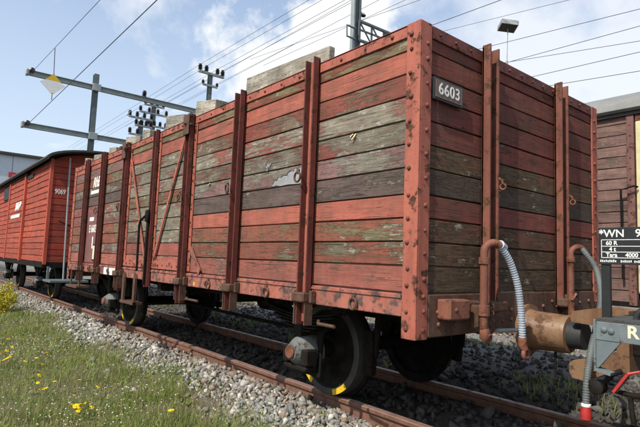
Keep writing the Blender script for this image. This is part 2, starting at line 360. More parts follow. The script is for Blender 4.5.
def place(me, name, parent=None, M=None):
    o = bpy.data.objects.new(name, me); col.objects.link(o)
    if M is not None: o.matrix_basis = M
    if parent is not None:
        o.parent = parent; q = Matrix.Identity(4); r = parent
        base = Matrix.Identity(4); ch = []
        while r is not None: ch.append(r); r = r.parent
        for r in reversed(ch): base = base @ r.matrix_parent_inverse @ r.matrix_basis
        o.matrix_parent_inverse = base.inverted()
    return o
def thing(name, label, cat, loc, group=None):
    o = bpy.data.objects.new(name, None); col.objects.link(o); o.location = loc; o.empty_display_size = .2
    return tag(o, label, cat, group)
def tag(o, label, cat, group=None):
    o['label'] = label; o['category'] = cat
    if group: o['group'] = group
    return o
def Rmat(ex, ey, ez, loc): return Matrix(((ex[0],ey[0],ez[0],loc[0]),(ex[1],ey[1],ez[1],loc[1]),(ex[2],ey[2],ez[2],loc[2]),(0,0,0,1)))

def plank_mesh(L, h, mat, gap=.004, t=.042, segs=8, jit=.0022):
    """board along local x, up local y, outward local z (face at z=0), with a rebated back so boards close against each other"""
    mb = MB(); r = random.Random(random.random()); vs = []
    for i in range(segs+1):
        x = -L/2+L*i/segs; j = lambda k=1.0: r.uniform(-jit, jit)*k
        yt, yb, zf = h/2-gap+j(.8), -h/2+gap+j(.8), j(.7)
        vs += [(x,yb+.003,zf),(x,yt-.003,zf),(x,yt,zf-.004),(x,yt,-.016),(x,h/2-.0006,-.017),(x,h/2-.0006,-t),(x,-h/2+.0006,-t),(x,-h/2+.0006,-.017),(x,yb,-.016),(x,yb,zf-.004)]
    n = 10
    fs = [(i*n+k, i*n+(k+1)%n, (i+1)*n+(k+1)%n, (i+1)*n+k) for i in range(segs) for k in range(n)]
    fs += [tuple(range(n-1,-1,-1)), tuple(range(segs*n,(segs+1)*n))]
    return mb.add(vs, fs).mesh('plank', mat)
def bolt_mesh(mat, r=.017, h=.014):
    return MB()._lathe([(0,r),(h*.45,r),(h*.8,r*.72),(h,r*.25)], np.zeros(3), np.array((0,0,1.)), 8).mesh('bolt', mat, True)
BOLT_RED = bolt_mesh('bolt_iron', .0135, .012); BOLT_MAR = bolt_mesh('maroon_iron', .011, .01); BOLT_BRN = bolt_mesh('end_iron', .0135, .012); BOLT_BIG = bolt_mesh('trolley_grey', .012, .009)
def bolt(me, p, nrm, parent):
    q = Vector(nrm).to_track_quat('Z', 'Y').to_matrix().to_4x4(); q.translation = Vector(p)+Vector((0, random.uniform(-.003,.003)*abs(nrm[0]), random.uniform(-.004,.004)))
    return place(me, 'bolt', parent, q @ Matrix.Scale(random.uniform(.82, 1.12), 4))
def text_mesh(txt, size, ex, ey, loc, mat, name='lettering', parent=None, depth=.0012, align='LEFT', shear=0.0, space=1.0, bold=0.0, xs=1.0):
    cu = bpy.data.curves.new('t', 'FONT'); cu.body = txt; cu.size = size; cu.extrude = depth; cu.align_x = align; cu.align_y = 'CENTER'; cu.shear = shear; cu.space_character = space; cu.offset = bold
    cu.resolution_u = 4
    to = bpy.data.objects.new('t', cu); col.objects.link(to); dg = bpy.context.evaluated_depsgraph_get(); dg.update()
    me = bpy.data.meshes.new_from_object(to.evaluated_get(dg)); bpy.data.objects.remove(to)
    me.name = name; me.materials.clear(); me.materials.append(MATS[mat]) if isinstance(mat, str) else me.materials.append(mat)
    ex, ey = Vector(ex).normalized(), Vector(ey).normalized(); ez = ex.cross(ey)
    return place(me, name, parent, Rmat(ex*xs, ey, ez, loc))

# ------------------------------------------------------------------ ground, ballast, track
def gz(x, y):
    x = np.asarray(x, float); y = np.asarray(y, float)
    b = np.interp(x, [-400,-8,-3,-1.9,-1.15,-.82,-.60,.62,.95,1.5,4.3,4.4,5.9,6.0,400], [-.55,-.50,-.40,-.34,-.235,-.125,-.098,-.105,-.06,-.03,-.02,-.13,-.13,-.03,-.05])
    w = np.where(np.abs(x+3) < 6, 1, .3)
    return b + w*(.012*np.sin(x*5.1+y*2.3)+.012*np.sin(y*3.7-x*2.9)+.02*np.sin(y*1.1+x*1.9))*np.where((x > -.95) & (x < .9), .25, 1)
def axis_pts(lo, hi, step, far):
    a = list(np.arange(lo, hi, step)); out = list(a)
    d = step; x = lo
    pre = []
    while x > -far: d *= 1.45; x -= d; pre.append(x)
    d = step; x = a[-1]; post = []
    while x < far: d *= 1.45; x += d; post.append(x)
    return np.array(pre[::-1]+out+post)
gx, gy = axis_pts(-7, 9, .11, 900), axis_pts(-5, 16, .16, 1500)
X, Y = np.meshgrid(gx, gy); Z = gz(X, Y); nx, ny = len(gx), len(gy)
vid = np.arange(nx*ny).reshape(ny, nx)
fa = np.stack([vid[:-1,:-1], vid[:-1,1:], vid[1:,1:], vid[1:,:-1]], -1).reshape(-1, 4)
me = bpy.data.meshes.new('ground'); me.from_pydata(np.stack([X,Y,Z],-1).reshape(-1,3).tolist(), [], fa.tolist()); me.materials.append(MATS['ground'])
me.polygons.foreach_set('use_smooth', [True]*len(me.polygons))
g = place(me, 'ground'); g['kind'] = 'structure'

def fast_mesh(name, verts, tris, mat):
    me = bpy.data.meshes.new(name); n = len(tris)
    me.vertices.add(len(verts)); me.vertices.foreach_set('co', verts.astype(np.float32).ravel())
    me.loops.add(n*3); me.loops.foreach_set('vertex_index', tris.astype(np.int32).ravel())
    me.polygons.add(n); me.polygons.foreach_set('loop_start', np.arange(0, n*3, 3, dtype=np.int32)); me.polygons.foreach_set('loop_total', np.full(n, 3, np.int32))
    me.update(calc_edges=True); me.materials.append(MATS[mat]); return me
import bmesh
def ico(sub):
    bm = bmesh.new(); bmesh.ops.create_icosphere(bm, subdivisions=sub, radius=1.0)
    v = np.array([p.co[:] for p in bm.verts]); f = np.array([[q.index for q in t.verts] for t in bm.faces]); bm.free(); return v, f
def hull(npts):
    bm = bmesh.new(); p = rng.uniform(-1, 1, size=(npts, 3)); p /= (np.abs(p)**3.2).sum(1)[:, None]**(1/3.2); p *= rng.uniform(.75, 1.0, (npts, 1))
    for q in p: bm.verts.new(q)
    r_ = bmesh.ops.convex_hull(bm, input=bm.verts); bmesh.ops.triangulate(bm, faces=bm.faces)
    bmesh.ops.recalc_face_normals(bm, faces=bm.faces); bm.verts.index_update()
    v = np.array([q.co[:] for q in bm.verts]); f = np.array([[q.index for q in t.verts] for t in bm.faces]); bm.free(); return v, f
def rocks(pos, size, npts, name, mat='ballast'):
    """broken stone: randomly turned convex hulls of a few points"""
    n = len(pos); K = 30; kind = rng.integers(0, K, n); V, T, off = [], [], 0
    q = rng.normal(size=(n,4)); q[:, 1:3] *= .6; q /= np.linalg.norm(q, axis=1)[:,None]; a,b,c,d = q.T
    Rm = np.stack([np.stack([1-2*(c*c+d*d),2*(b*c-a*d),2*(b*d+a*c)],-1),np.stack([2*(b*c+a*d),1-2*(b*b+d*d),2*(c*d-a*b)],-1),np.stack([2*(b*d-a*c),2*(c*d+a*b),1-2*(b*b+c*c)],-1)],1)
    for k in range(K):
        bv, bf = hull(npts); bv = bv*rng.uniform(.7, 1.3, 3)*np.array((1.15, .95, .72))
        ix = np.where(kind == k)[0]
        v = np.einsum('nij,kj->nki', Rm[ix], bv)*size[ix][:,None,None]+pos[ix][:,None,:]
        V.append(v.reshape(-1,3)); T.append((bf[None]+(np.arange(len(ix))*len(bv))[:,None,None]).reshape(-1,3)+off); off += len(ix)*len(bv)
    return place(fast_mesh(name, np.concatenate(V), np.concatenate(T), mat), name)
def scatter(n, x0, x1, y0, y1, keep=None):
    x = rng.uniform(x0, x1, n); y = y0+(y1-y0)*rng.random(n)**1.35
    if keep is not None:
        k = keep(x, y); x, y = x[k], y[k]
    return x, y
def vnoise(x, y, s, seed=0):
    xs, ys = x*s+seed*17.3, y*s+seed*9.1
    return .5+.25*(np.sin(xs*1.7+1.3*np.sin(ys*1.1))+np.sin(ys*2.1+1.7*np.sin(xs*.9+2)))
# lit shoulder by the near rail (large, close) and the rest of the bed
def shoulder_keep(x, y):
    lim = -.93-.08*np.sin(y*1.3)-.16*(vnoise(x, y, 1.6, 3)-.5)*2
    return rng.random(len(x)) < np.clip((x-lim+.28)/.30, .02, 1)
x, y = scatter(24000, -1.6, -.605, .2, 17, shoulder_keep)
s = rng.gamma(3.2, .0050, len(x))+.006; s = np.clip(s, .009, .046)
o = rocks(np.stack([x, y, gz(x, y)+rng.uniform(-.3, .9, len(x))*s], -1), s, 9, 'ballast_gravel'); o['kind'] = 'stuff'; o['label'] = 'loose grey and white ballast stones along the near rail'; o['category'] = 'gravel'
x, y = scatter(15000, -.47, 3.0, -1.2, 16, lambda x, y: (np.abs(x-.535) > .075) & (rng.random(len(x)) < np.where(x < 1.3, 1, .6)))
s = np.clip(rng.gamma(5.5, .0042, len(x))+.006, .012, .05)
o = rocks(np.stack([x, y, gz(x, y)+rng.uniform(-.4, .7, len(x))*s], -1), s, 10, 'track_bed_gravel', 'shaded_bed_ballast'); o['kind'] = 'stuff'; o['label'] = 'grey ballast stones darkened for the shade between and behind the rails'; o['category'] = 'gravel'
x, y = scatter(5000, 3.0, 6.5, -4, 18); s = np.clip(rng.gamma(5.5, .0042, len(x))+.008, .015, .05)
o = rocks(np.stack([x, y, gz(x, y)+rng.uniform(-.4, .7, len(x))*s], -1), s, 9, 'far_track_gravel'); o['kind'] = 'stuff'; o['label'] = 'pale ballast stones of the second track behind the wagon'; o['category'] = 'gravel'

def track(xc, label, y0, y1, sl0, sl1):
    t = thing('railway_track', label, 'railway track', (xc, 0, -.13))
    H = .125
    prof = [(-.055,-H),(.055,-H),(.055,-H+.010),(.012,-H+.024),(.009,-.042),(.030,-.030),(.031,-.006),(.026,0),(-.026,0),(-.031,-.006),(-.030,-.030),(-.009,-.042),(-.012,-H+.024),(-.055,-H+.010)]
    for sd in (-1, 1):
        cx = xc+sd*.535; mb = MB(); ys = np.linspace(y0, y1, 60)
        n = len(prof); vs = [(cx+px, yy, pz) for yy in ys for px, pz in prof]
        fs = [(i*n+k, i*n+(k+1)%n, (i+1)*n+(k+1)%n, (i+1)*n+k) for i in range(len(ys)-1) for k in range(n)]+[tuple(range(n)), tuple(range((len(ys)-1)*n, len(ys)*n))]
        mb.add(vs, fs); me = mb.mesh('rail', 'rail_rust'); me.materials.append(MATS['rail_head'])
        for p in me.polygons:
            if p.normal.z > .6 and p.center.z > -.01: p.material_index = 1
        rail = place(me, 'rail', t)
        fp = MB(); yj = (4.05 if sd < 0 else 6.1) if xc == 0 else -1.0
        fp.box((cx-.052, yj-.25, -.088), (cx-.014, yj+.25, -.036), .008); fp.build('fishplate', 'rail_rust', rail)
        if xc == 0:
            for k in range(4): bolt(BOLT_BRN, (cx-.052, yj-.18+k*.12, -.062), (-1, 0, 0), rail)
    slm = MB().box((-.86,-.11,-.15), (.86,.11,-.006), .02).mesh('sleeper', 'brown_iron')
    clm = MB().box((-.03,-.035,0), (.03,.035,.026), .008).box((-.014,-.014,.022), (.014,.014,.05), .005).mesh('rail_clip', 'rail_rust')
    yy = sl0
    while yy < sl1:
        so_ = place(slm, 'sleeper', t, Matrix.Translation((xc, yy, -.145)))
        for sd in (-1, 1):
            for k in (-1, 1): place(clm, 'rail_clip', so_, Matrix.Translation((xc+sd*.535+k*.072, yy, -.128)))
        yy += .66
    return t
track(0, 'rusty near track running under the weathered red open wagon', -9, 60, -2.5, 20)
track(5.15, 'rusty second track behind, under the brown planked wagon', -12, 4.5, -2, 4)

# ------------------------------------------------------------------ the open wagon
W, L, ZB, ZF, ZT = 1.145, 7.17, .763, .887, 2.395
wag = thing('open_freight_wagon', 'weathered red open-topped goods wagon with flaking planks and white number 6603', 'freight wagon', (0, L/2, 0))
zb = [2.395, 2.263, 2.126, 1.994, 1.856, 1.719, 1.585, 1.434, 1.303, 1.172, 1.037, .889]
RAMPY = (2.86, 4.66)
def wall_x(sx, y0, y1, mats):
    ex = Vector((0, -1, 0)) if sx < 0 else Vector((0, 1, 0))
    for i in range(11):
        h = zb[i]-zb[i+1]
        me = plank_mesh(y1-y0, h, mats[i])
        tilt = random.uniform(-.0015, .0015)
        ez = Vector((sx, 0, 0)); ey = ez.cross(ex); 
        place(me, 'plank', wag, Rmat(ex, ey, ez, (sx*W, (y0+y1)/2, (zb[i]+zb[i+1])/2)) @ Matrix.Rotation(tilt, 4, 'Z'))
def wall_y(sy, yface, mats, hw=1.098):
    ex = Vector((-sy, 0, 0))
    for i in range(11):
        h = zb[i]-zb[i+1]; ez = Vector((0, sy, 0)); ey = ez.cross(ex)
        place(plank_mesh(2*hw, h, mats[i]), 'plank', wag, Rmat(ex, ey, ez, (0, yface, (zb[i]+zb[i+1])/2)))
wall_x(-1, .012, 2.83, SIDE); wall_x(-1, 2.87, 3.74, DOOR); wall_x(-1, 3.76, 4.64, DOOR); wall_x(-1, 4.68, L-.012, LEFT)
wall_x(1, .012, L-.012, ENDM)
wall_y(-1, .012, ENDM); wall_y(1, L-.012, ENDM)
# floor boards
for i in range(10):
    MB().box((-1.09, .06+i*.705, .80), (1.09, .06+i*.705+.698, .845)).build('floor_board', 'bare_timber', wag)

def strip_bolts(parent, me, pts, nrm):
    for p in pts: bolt(me, p, nrm, parent)
# corner posts: angle irons with bolts
for sy, yc in ((-1, 0.0), (1, L)):
    for sxx in (-1, 1):
        x0 = sxx*(W+.014); mb = MB()
        yi = yc-sy*.098
        mb.box((x0, yc+sy*.002, .647), (sxx*(W+.002), yi, 2.412), .003)
        mb.box((sxx*(W+.002), yc+sy*.002, .647), (sxx*(W-.088), yc-sy*.010, 2.412), .003)
        cp = mb.build('corner_post', 'red_iron', wag)
        if sxx < 0 or sy < 0:
            for z in [2.345]+[q-.012 for q in zb[1:11]]+[.93, .80, .70]:
                bolt(BOLT_RED, (x0, yc-sy*.062+random.uniform(-.004,.004), z+random.uniform(-.006,.006)), (sxx, 0, 0), cp)
                bolt(BOLT_BRN, (sxx*(W-.05), yc+sy*.002, z-.055 if z > .9 else z), (0, sy, 0), cp)
# top rails on the walls
for sxx in (-1, 1):
    x0 = sxx*(W+.011)
    for (a, b) in ((.1, 2.80), (2.95, 3.72), (3.78, 4.58), (4.72, L-.1)):
        t = MB().box((x0, a, 2.338), (sxx*(W+.002), b, 2.408), .002).box((x0, a, 2.398), (sxx*(W-.05), b, 2.409)).build('top_rail', 'red_iron', wag)
        if sxx < 0:
            k = max(3, int((b-a)/.21))
            for i in range(k): bolt(BOLT_MAR, (x0, a+(i+.5)*(b-a)/k, 2.368), (-1, 0, 0), t)
for sy, yc in ((-1, 0.0), (1, L)):
    t = MB().box((-1.05, yc-sy*.001, 2.335), (1.05, yc-sy*.010, 2.408), .002).build('top_rail', 'maroon_iron', wag)
    if sy < 0:
        for i in range(14): bolt(BOLT_MAR, (-.98+i*.151, 0, 2.37), (0, -1, 0), t)
# stanchions: channel irons
def channel(p, out, along, w, d, z0, z1, t=.011, notch=.012):
    """channel with its web on the wall and two flanges standing out; p = centre on the wall face"""
    p, out, al = np.array(p, float), np.array(out, float), np.array(along, float); mb = MB()
    up = np.array((0,0,1.)); zc, zh = (z0+z1)/2, (z1-z0)/2
    mb.obox(p+out*t/2+up*zc, al*(w/2), out*t/2, up*(zh-notch))
    for s_ in (-1, 1): mb.obox(p+al*s_*(w/2-t/2)+out*(d/2+t/2)+up*(zc+(0 if s_ < 0 else -.008)), al*t/2, out*(d/2+.004), up*zh)
    return mb
ring = MB().torus((0,0,0), (1,0,0), .034, .0075).mesh('tie_ring', 'brown_iron', True)
staple = MB().box((-.02,-.012,-.016), (.0,.012,.016), .004).mesh('ring_staple', 'brown_iron')
def tie_ring(x, y, z, parent):
    a = place(ring, 'tie_ring', parent, Matrix.Translation((x-.012, y, z-.02)) @ Matrix.Rotation(random.uniform(-.3,.3), 4, 'Y') @ Matrix.Rotation(random.uniform(-.25,.25), 4, 'Z'))
    place(staple, 'ring_staple', parent, Matrix.Translation((x+.004, y, z+.018)))
stan_y = [.925, 1.89, 2.835, 3.70, 4.62, 5.55, 6.34]
for sxx in (-1, 1):
    for i, yy in enumerate(stan_y):
        if sxx > 0 and i == 3: continue
        z0, z1 = (.63, 2.44) if i in (0, 1, 5, 6) else (.60, 2.43)
        if i == 3: z0 = .70
        wdt = .10 if i != 3 else .085
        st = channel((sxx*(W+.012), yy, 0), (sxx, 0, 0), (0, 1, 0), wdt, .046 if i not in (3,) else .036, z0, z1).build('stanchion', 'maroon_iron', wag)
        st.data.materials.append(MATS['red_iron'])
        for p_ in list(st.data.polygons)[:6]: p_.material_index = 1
        if sxx < 0:
            if i in (0, 1, 2, 4, 5): tie_ring(-W-.085, yy+.052, 1.63, st)
            for z in np.arange(.95, 2.4, .135):
                bolt(BOLT_MAR, (-W-.024, yy, z+random.uniform(-.01,.01)), (-1, 0, 0), st)
            if i != 3:
                mb = MB().box((-W-.10, yy-.066, .775), (-W-.0145, yy+.066, .835), .008); cl_ = mb.build('stanchion_clamp', 'brown_iron', st)
                for dy in (-.085, .085): MB().box((-W-.06, yy+dy-.012, .77), (-W-.013, yy+dy+.012, .85), .006).build('clamp_lug', 'brown_iron', st)
                [MB().box((-W-.078, yy+q*.062, .625), (-W-.014, yy+q*.051, .774)).build('stanchion_foot', 'brown_iron', st) for q in (-1, 1)]
# riveted strips on the door posts
for yy in (2.765, 2.915, 3.645, 4.545, 4.715):
    w_ = .028
    st = MB().box((-W-.012, yy-w_, .90), (-W-.003, yy+w_, 2.33), .002).build('door_strap', 'red_iron', wag)
    for z in np.arange(.96, 2.33, .135): bolt(BOLT_MAR, (-W-.012, yy, z), (-1, 0, 0), st)
for y0, y1 in ((2.95, 3.66), (3.75, 4.51)):
    st = MB().box((-W-.015, y0, .898), (-W-.004, y1, .972), .002).build('door_foot_strap', 'red_iron', wag)
    for k in range(6): bolt(BOLT_MAR, (-W-.015, y0+.06+k*(y1-y0-.12)/5, .935), (-1, 0, 0), st)
# diagonal door braces
for a, b in (((4.50, 2.20), (3.87, 1.02)), ((2.99, 2.22), (3.585, 1.02))):
    MB().bar((-W-.022, a[0], a[1]), (-W-.022, b[0], b[1]), .036, .010, (1, 0, 0)).build('door_brace', 'red_iron', wag)
MB().bar((-W-.02, 2.72, 1.12), (-W-.02, 2.50, .90), .05, .01, (1,0,0)).build('door_brace', 'sole_iron', wag)
# hinge castings at the door heads, lock lever on the middle post
for yy in (2.835, 4.62):
    mb = MB()
    for k in range(9): 
        c = np.array((-W-.06+random.uniform(-.03,.03), yy+random.uniform(-.11,.11), 2.36+random.uniform(-.05,.07))); r_ = random.uniform(.016,.03)
        mb._lathe([(-.03,r_*.7),(-.012,r_),(.012,r_),(.03,r_*.7)], c, np.array((random.choice((0,1)), .6, .2))/1.2, 8)
    mb.box((-W-.09, yy-.06, 2.22), (-W-.076, yy+.06, 2.42), .006)
    mb.build('door_hinge', 'brown_iron', wag)
mb = MB().tube([(-W-.075, 3.70, 1.50), (-W-.10, 3.71, 1.46), (-W-.115, 3.80, 1.42), (-W-.115, 3.83, 1.36), (-W-.11, 3.83, .86)], .013, 8)
mb.box((-W-.10, 3.665, 1.40), (-W-.06, 3.735, 1.53), .015); mb.box((-W-.085, 3.685, .72), (-W-.062, 3.715, 1.40), .006)
mb.build('door_lock_lever', 'dark_iron', wag, True)
# sole bars and headstocks
for sxx in (-1, 1):
    x0 = sxx*(W+.012)
    sb = MB().box((x0, .10, ZB), (sxx*(W-.05), L-.10, .885), .004).box((sxx*(W+.02), .10, .862), (x0, L-.10, .876)).build('sole_bar', 'sole_iron', wag)
    if sxx < 0:
        for yy in (.47, 1.41, 2.33, 5.1, 5.95): tie_ring(x0, yy, .82, sb)
        MB().box((x0-.0015, 2.60, .775), (x0, 2.625, .81)).build('paint_mark', 'yellow_paint', sb)
        MB().box((x0-.002, 4.75, .765), (x0, 5.3, .87)).build('paint_patch', 'worn_white', sb)
for sy, yc in ((-1, 0.0), (1, L)):
    hs = MB().box((-1.055, yc+sy*.004, .655), (1.055, yc-sy*.06, .886), .006).build('headstock', 'brown_iron', wag)
    if sy < 0:
        for xx in (-.98,-.80,-.33,-.22,.22,.33,.8,.95):
            for z in (.70, .80): bolt(BOLT_BRN, (xx+random.uniform(-.02,.02), -.004, z+random.uniform(-.02,.02)), (0,-1,0), hs)
for xx in (-.35, .35): MB().box((xx-.04, .07, .62), (xx+.04, L-.07, .78)).build('longitudinal_beam', 'dark_iron', wag)
for yy in (2.2, 3.6, 5.0): MB().box((-1.08, yy-.05, .66), (1.08, yy+.05, .79)).build('cross_beam', 'dark_iron', wag)

# end stanchions
for xx in (-.50, .455):
    st = channel((xx, -.001, 0), (0, -1, 0), (1, 0, 0), .105, .048, .78, 2.44).build('end_stanchion', 'red_iron' if False else 'maroon_iron', wag)
    st.data.materials[0] = MATS['end_iron']
    for z in np.arange(1.0, 2.4, .14): bolt(BOLT_MAR, (xx, -.013, z), (0,-1,0), st)
    hk = MB().torus((xx+.054, -.083, 1.545), (1, .3, 0), .017, .006).tube([(xx+.054,-.055,1.60),(xx+.054,-.078,1.585),(xx+.054,-.083,1.56)], .007, 7).build('lashing_hook', 'rust_orange', st, True)
    MB().box((xx-.075, -.105, .785), (xx+.085, -.016, .845), .01).build('stanchion_clamp', 'brown_iron', st)
# number plate
np_ = MB().box((-1.052, -.016, 1.978), (-.775, -.002, 2.108), .003).build('number_plate', 'black_paint', wag)
MB().box((-1.040, -.020, 1.992), (-.790, -.0165, 2.095)).build('plate_face', 'plate_brown', np_)
text_mesh('6603', .098, (1,0,0), (0,0,1), (-.915, -.0215, 2.043), 'white_paint', 'plate_number', np_, .0012, 'CENTER', space=1.12, bold=.0009, xs=.95)
# lettering panel on the left bay
mp = MB().box((-W-.005, 5.63, .905), (-W-.001, 6.27, 1.64)).build('lettering_panel', 'maroon_panel', wag)
EX, EZ = (0,-1,0), (0,0,1)
text_mesh('E 6603', .15, EX, EZ, (-W-.0065, 5.97, 1.38), 'worn_white', 'lettering', mp, .001, 'CENTER', bold=.003, xs=.85)
MB().box((-W-.0065, 5.95, 1.50), (-W-.005, 6.16, 1.555)).build('lettering_block', 'worn_white', mp)
MB().box((-W-.0065, 5.92, 1.10), (-W-.005, 5.965, 1.27)).build('lettering_block', 'worn_white', mp)
lg = text_mesh('RhB', .20, EX, EZ, (-W-.0015, 5.97, 2.06), 'worn_white', 'logo_lettering', wag, .0022, 'CENTER', shear=.3, bold=.007, xs=.95)
MB().prism([(-W-.001, 6.22, 1.90), (-W-.001, 5.64, 1.90), (-W-.001, 5.62, 1.95), (-W-.001, 6.20, 1.95)], (-.003, 0, 0)).build('logo_bar', 'worn_white', wag)
ch_ = MB().box((-W-.02, 5.64, .93), (-W-.006, 5.86, 1.16), .003).build('card_holder', 'dark_iron', wag)
MB().box((-W-.023, 5.67, .95), (-W-.0205, 5.84, 1.14)).build('label_card', 'cream_paint', ch_)
# torn sheet-metal patch and splinters on the side
poly = [(1.00,1.585),(1.00,1.70),(1.06,1.703),(1.10,1.692),(1.135,1.70),(1.15,1.678),(1.19,1.683),(1.215,1.672),(1.225,1.655),(1.27,1.662),(1.30,1.648),(1.335,1.655),(1.352,1.63),(1.385,1.632),(1.40,1.612),(1.435,1.60),(1.40,1.592),(1.37,1.598),(1.31,1.588),(1.22,1.592),(1.10,1.586)]
rp_ = random.Random(3)
dk = [(y_+rp_.uniform(.0, .022) if y_ > 1.02 else y_, z_+(rp_.uniform(-.004, .013) if z_ > 1.6 else -.001)) for y_, z_ in poly]
MB().prism([(-W-.0005, y_, z_) for y_, z_ in dk], (-.0015, 0, 0)).build('torn_edge_shadow', 'black_paint', wag)  # black underlay painted in as the shadow of the torn wood edges
me_ = MB().add([(-W-.0022-rp_.uniform(0, .003 if k < 16 else .0), y_, z_) for k, (y_, z_) in enumerate(poly)]+[(-W-.0005, y_, z_) for y_, z_ in poly],
    [tuple(range(len(poly)))]+[(k, (k+1) % len(poly), len(poly)+(k+1) % len(poly), len(poly)+k) for k in range(len(poly))]).build('sheet_patch', 'silver_sheet', wag)
for (y_, z_, s_) in ((.52, 1.845, .035), (1.46, 1.77, .05), (2.43, 1.71, .02)):
    mb = MB()
    for k in range(5): 
        a = np.array((-W-.003, y_+random.uniform(-.02,.02), z_+random.uniform(-.01,.015))); b = a+np.array((-random.uniform(.004,.016), random.uniform(-.02,.02), -random.uniform(.4,1)*s_))
        mb.bar(a, b, .008, .003, (1,0,0))
    mb.build('splinter', 'cream_board' if s_ < .045 else 'silver_sheet', wag)

# running gear
def wheelset(parent, yc, body_x, zc=.36, r=.36, marks=True, side=(-1, 1)):
    ax = MB().tube([(-.85, yc, zc), (.85, yc, zc)], .06, 14).build('axle', 'dark_iron', parent, True)
    for s_ in side:
        prof = [(-.068, r+.028), (-.040, r+.028), (-.030, r+.004), (.06, r-.004), (.064, r-.02), (.064, r-.055), (.04, r-.062), (.012, .14), (.05, .11), (.07, .10), (.07, .065), (-.07, .065), (-.06, .12), (-.03, r-.06), (-.068, r-.05)]
        c = np.array((s_*.535, yc, zc)); axv = np.array((s_*1., 0, 0))
        mb = MB(); n = 40; e = np.array((0,1.,0)); gg = np.array((0,0,1.))
        vs = [c+axv*t+q*(math.cos(2*math.pi*k/n)*e+math.sin(2*math.pi*k/n)*gg) for t, q in prof for k in range(n)]
        m_ = len(prof); mb.add(vs, [(i*n+k, i*n+(k+1)%n, ((i+1)%m_)*n+(k+1)%n, ((i+1)%m_)*n+k) for i in range(m_) for k in range(n)])
        me = mb.mesh('wheel', 'dark_iron', True); me.materials.append(MATS['wheel_tread'])
        for p_ in me.polygons:
            d = math.hypot(p_.center.y-yc, p_.center.z-zc)
            if d > r-.06 and (p_.center.x-c[0])*s_ > -.03: p_.material_index = 1
        wh = place(me, 'wheel', parent)
        if s_ < 0 and marks:
            for a0 in (-62, -135):
                mk = MB(); pts = []
                for k in range(7):
                    t = math.radians(a0-14+k*28/6)
                    pts.append((t, ))
                vs = []
                for (t,) in pts:
                    for q in (r-.048, r-.006): vs += [(-.6005, yc-math.cos(t)*q, zc+math.sin(t)*q), (-.6035, yc-math.cos(t)*q, zc+math.sin(t)*q)]
                fs = []
                for k in range(6):
                    b = k*4; fs += [(b+1,b+3,b+7,b+5),(b,b+4,b+6,b+2),(b,b+1,b+5,b+4),(b+2,b+6,b+7,b+3)]
                fs += [(0,2,3,1),(24,25,27,26)]
                mk.add(vs, fs).build('paint_mark', 'yellow_paint', wh)
        xa = s_*.86
        ab = MB()._lathe([(-.14,.08),(-.13,.125),(-.04,.13),(.0,.122),(.05,.098),(.085,.07),(.10,.062)], np.array((xa,yc,zc)), np.array((s_*1.,0,0)), 20)
        abo = ab.build('axle_box', 'grease_grey', parent, True)
        MB()._lathe([(.09,.05),(.115,.05),(.122,.044)], np.array((xa,yc,zc)), np.array((s_*1.,0,0)), 16).build('axle_cap', 'rust_orange', abo, True)
        for dz in (-.02, .02): pass
        mb = MB().box((xa-.07, yc-.15, zc-.09), (xa+.045, yc-.075, zc+.03), .012).box((xa-.07, yc+.075, zc-.09), (xa+.045, yc+.15, zc+.03), .012)
        mb.box((xa-.07, yc-.14, zc-.13), (xa+.03, yc+.14, zc-.095), .01)
        mb.build('axle_box_lug', 'dark_iron', abo)
        # axle guard: W-shaped plate
        gx_ = s_*.80; gm = MB()
        for d in (-1, 1):
            gm.prism([(gx_, yc+d*.10, .20), (gx_, yc+d*.16, .20), (gx_, yc+d*.17, .50), (gx_, yc+d*.46, .76), (gx_, yc+d*.34, .76), (gx_, yc+d*.11, .56)], (s_*-.016, 0, 0))
        gm.box((gx_-.012, yc-.17, .185), (gx_+.004, yc+.17, .215)); gm.build('axle_guard', 'dark_iron', parent)
        # leaf spring
        sp = MB()
        for k in range(6):
            hl = .46-.065*k
            pts = [(s_*.86, yc+hl*q, .685-.022*k-.10*(1-(hl*q/.46)**2)*.55) for q in np.linspace(-1, 1, 9)]
            for a, b in zip(pts[:-1], pts[1:]): sp.bar(a, b, .075, .012)
        sp.box((s_*.86-.05, yc-.05, .48), (s_*.86+.05, yc+.05, .70), .008)
        spo = sp.build('leaf_spring', 'dark_iron', parent)
        for d in (-1, 1): MB().tube([(s_*.86, yc+d*.46, .68), (s_*.88, yc+d*.52, .76)], .02, 8).build('spring_shackle', 'dark_iron', spo, True)
for yc in (1.345, 5.84): wheelset(wag, yc, 1.0)
# brake gear
for yc in (1.345, 5.84):
    for d in (-1, 1):
        for s_ in (-1, 1):
            pts = [(s_*.535, yc+d*(.40+.02*math.cos(t)), .385+.17*math.sin(t)) for t in np.linspace(-1.2, 1.2, 5)]
            mb = MB()
            for a, b in zip(pts[:-1], pts[1:]): mb.bar(a, b, .08, .05, (1,0,0))
            mb.bar((s_*.535, yc+d*.46, .36), (s_*.535, yc+d*.50, .76), .05, .02, (1,0,0)); mb.build('brake_shoe', 'dark_iron', wag)
MB().tube([(-.55, 1.9, .33), (.55, 1.9, .33)], .022, 8).tube([(0, 1.9, .33), (0, 5.3, .36)], .02, 8).tube([(-.6, 5.3, .36), (.6, 5.3, .36)], .022, 8).build('brake_rod', 'dark_iron', wag)
MB()._lathe([(0,.13),(.4,.13)], np.array((.3, 3.2, .55)), np.array((0,1.,0)), 18).build('brake_cylinder', 'dark_iron', wag, True)
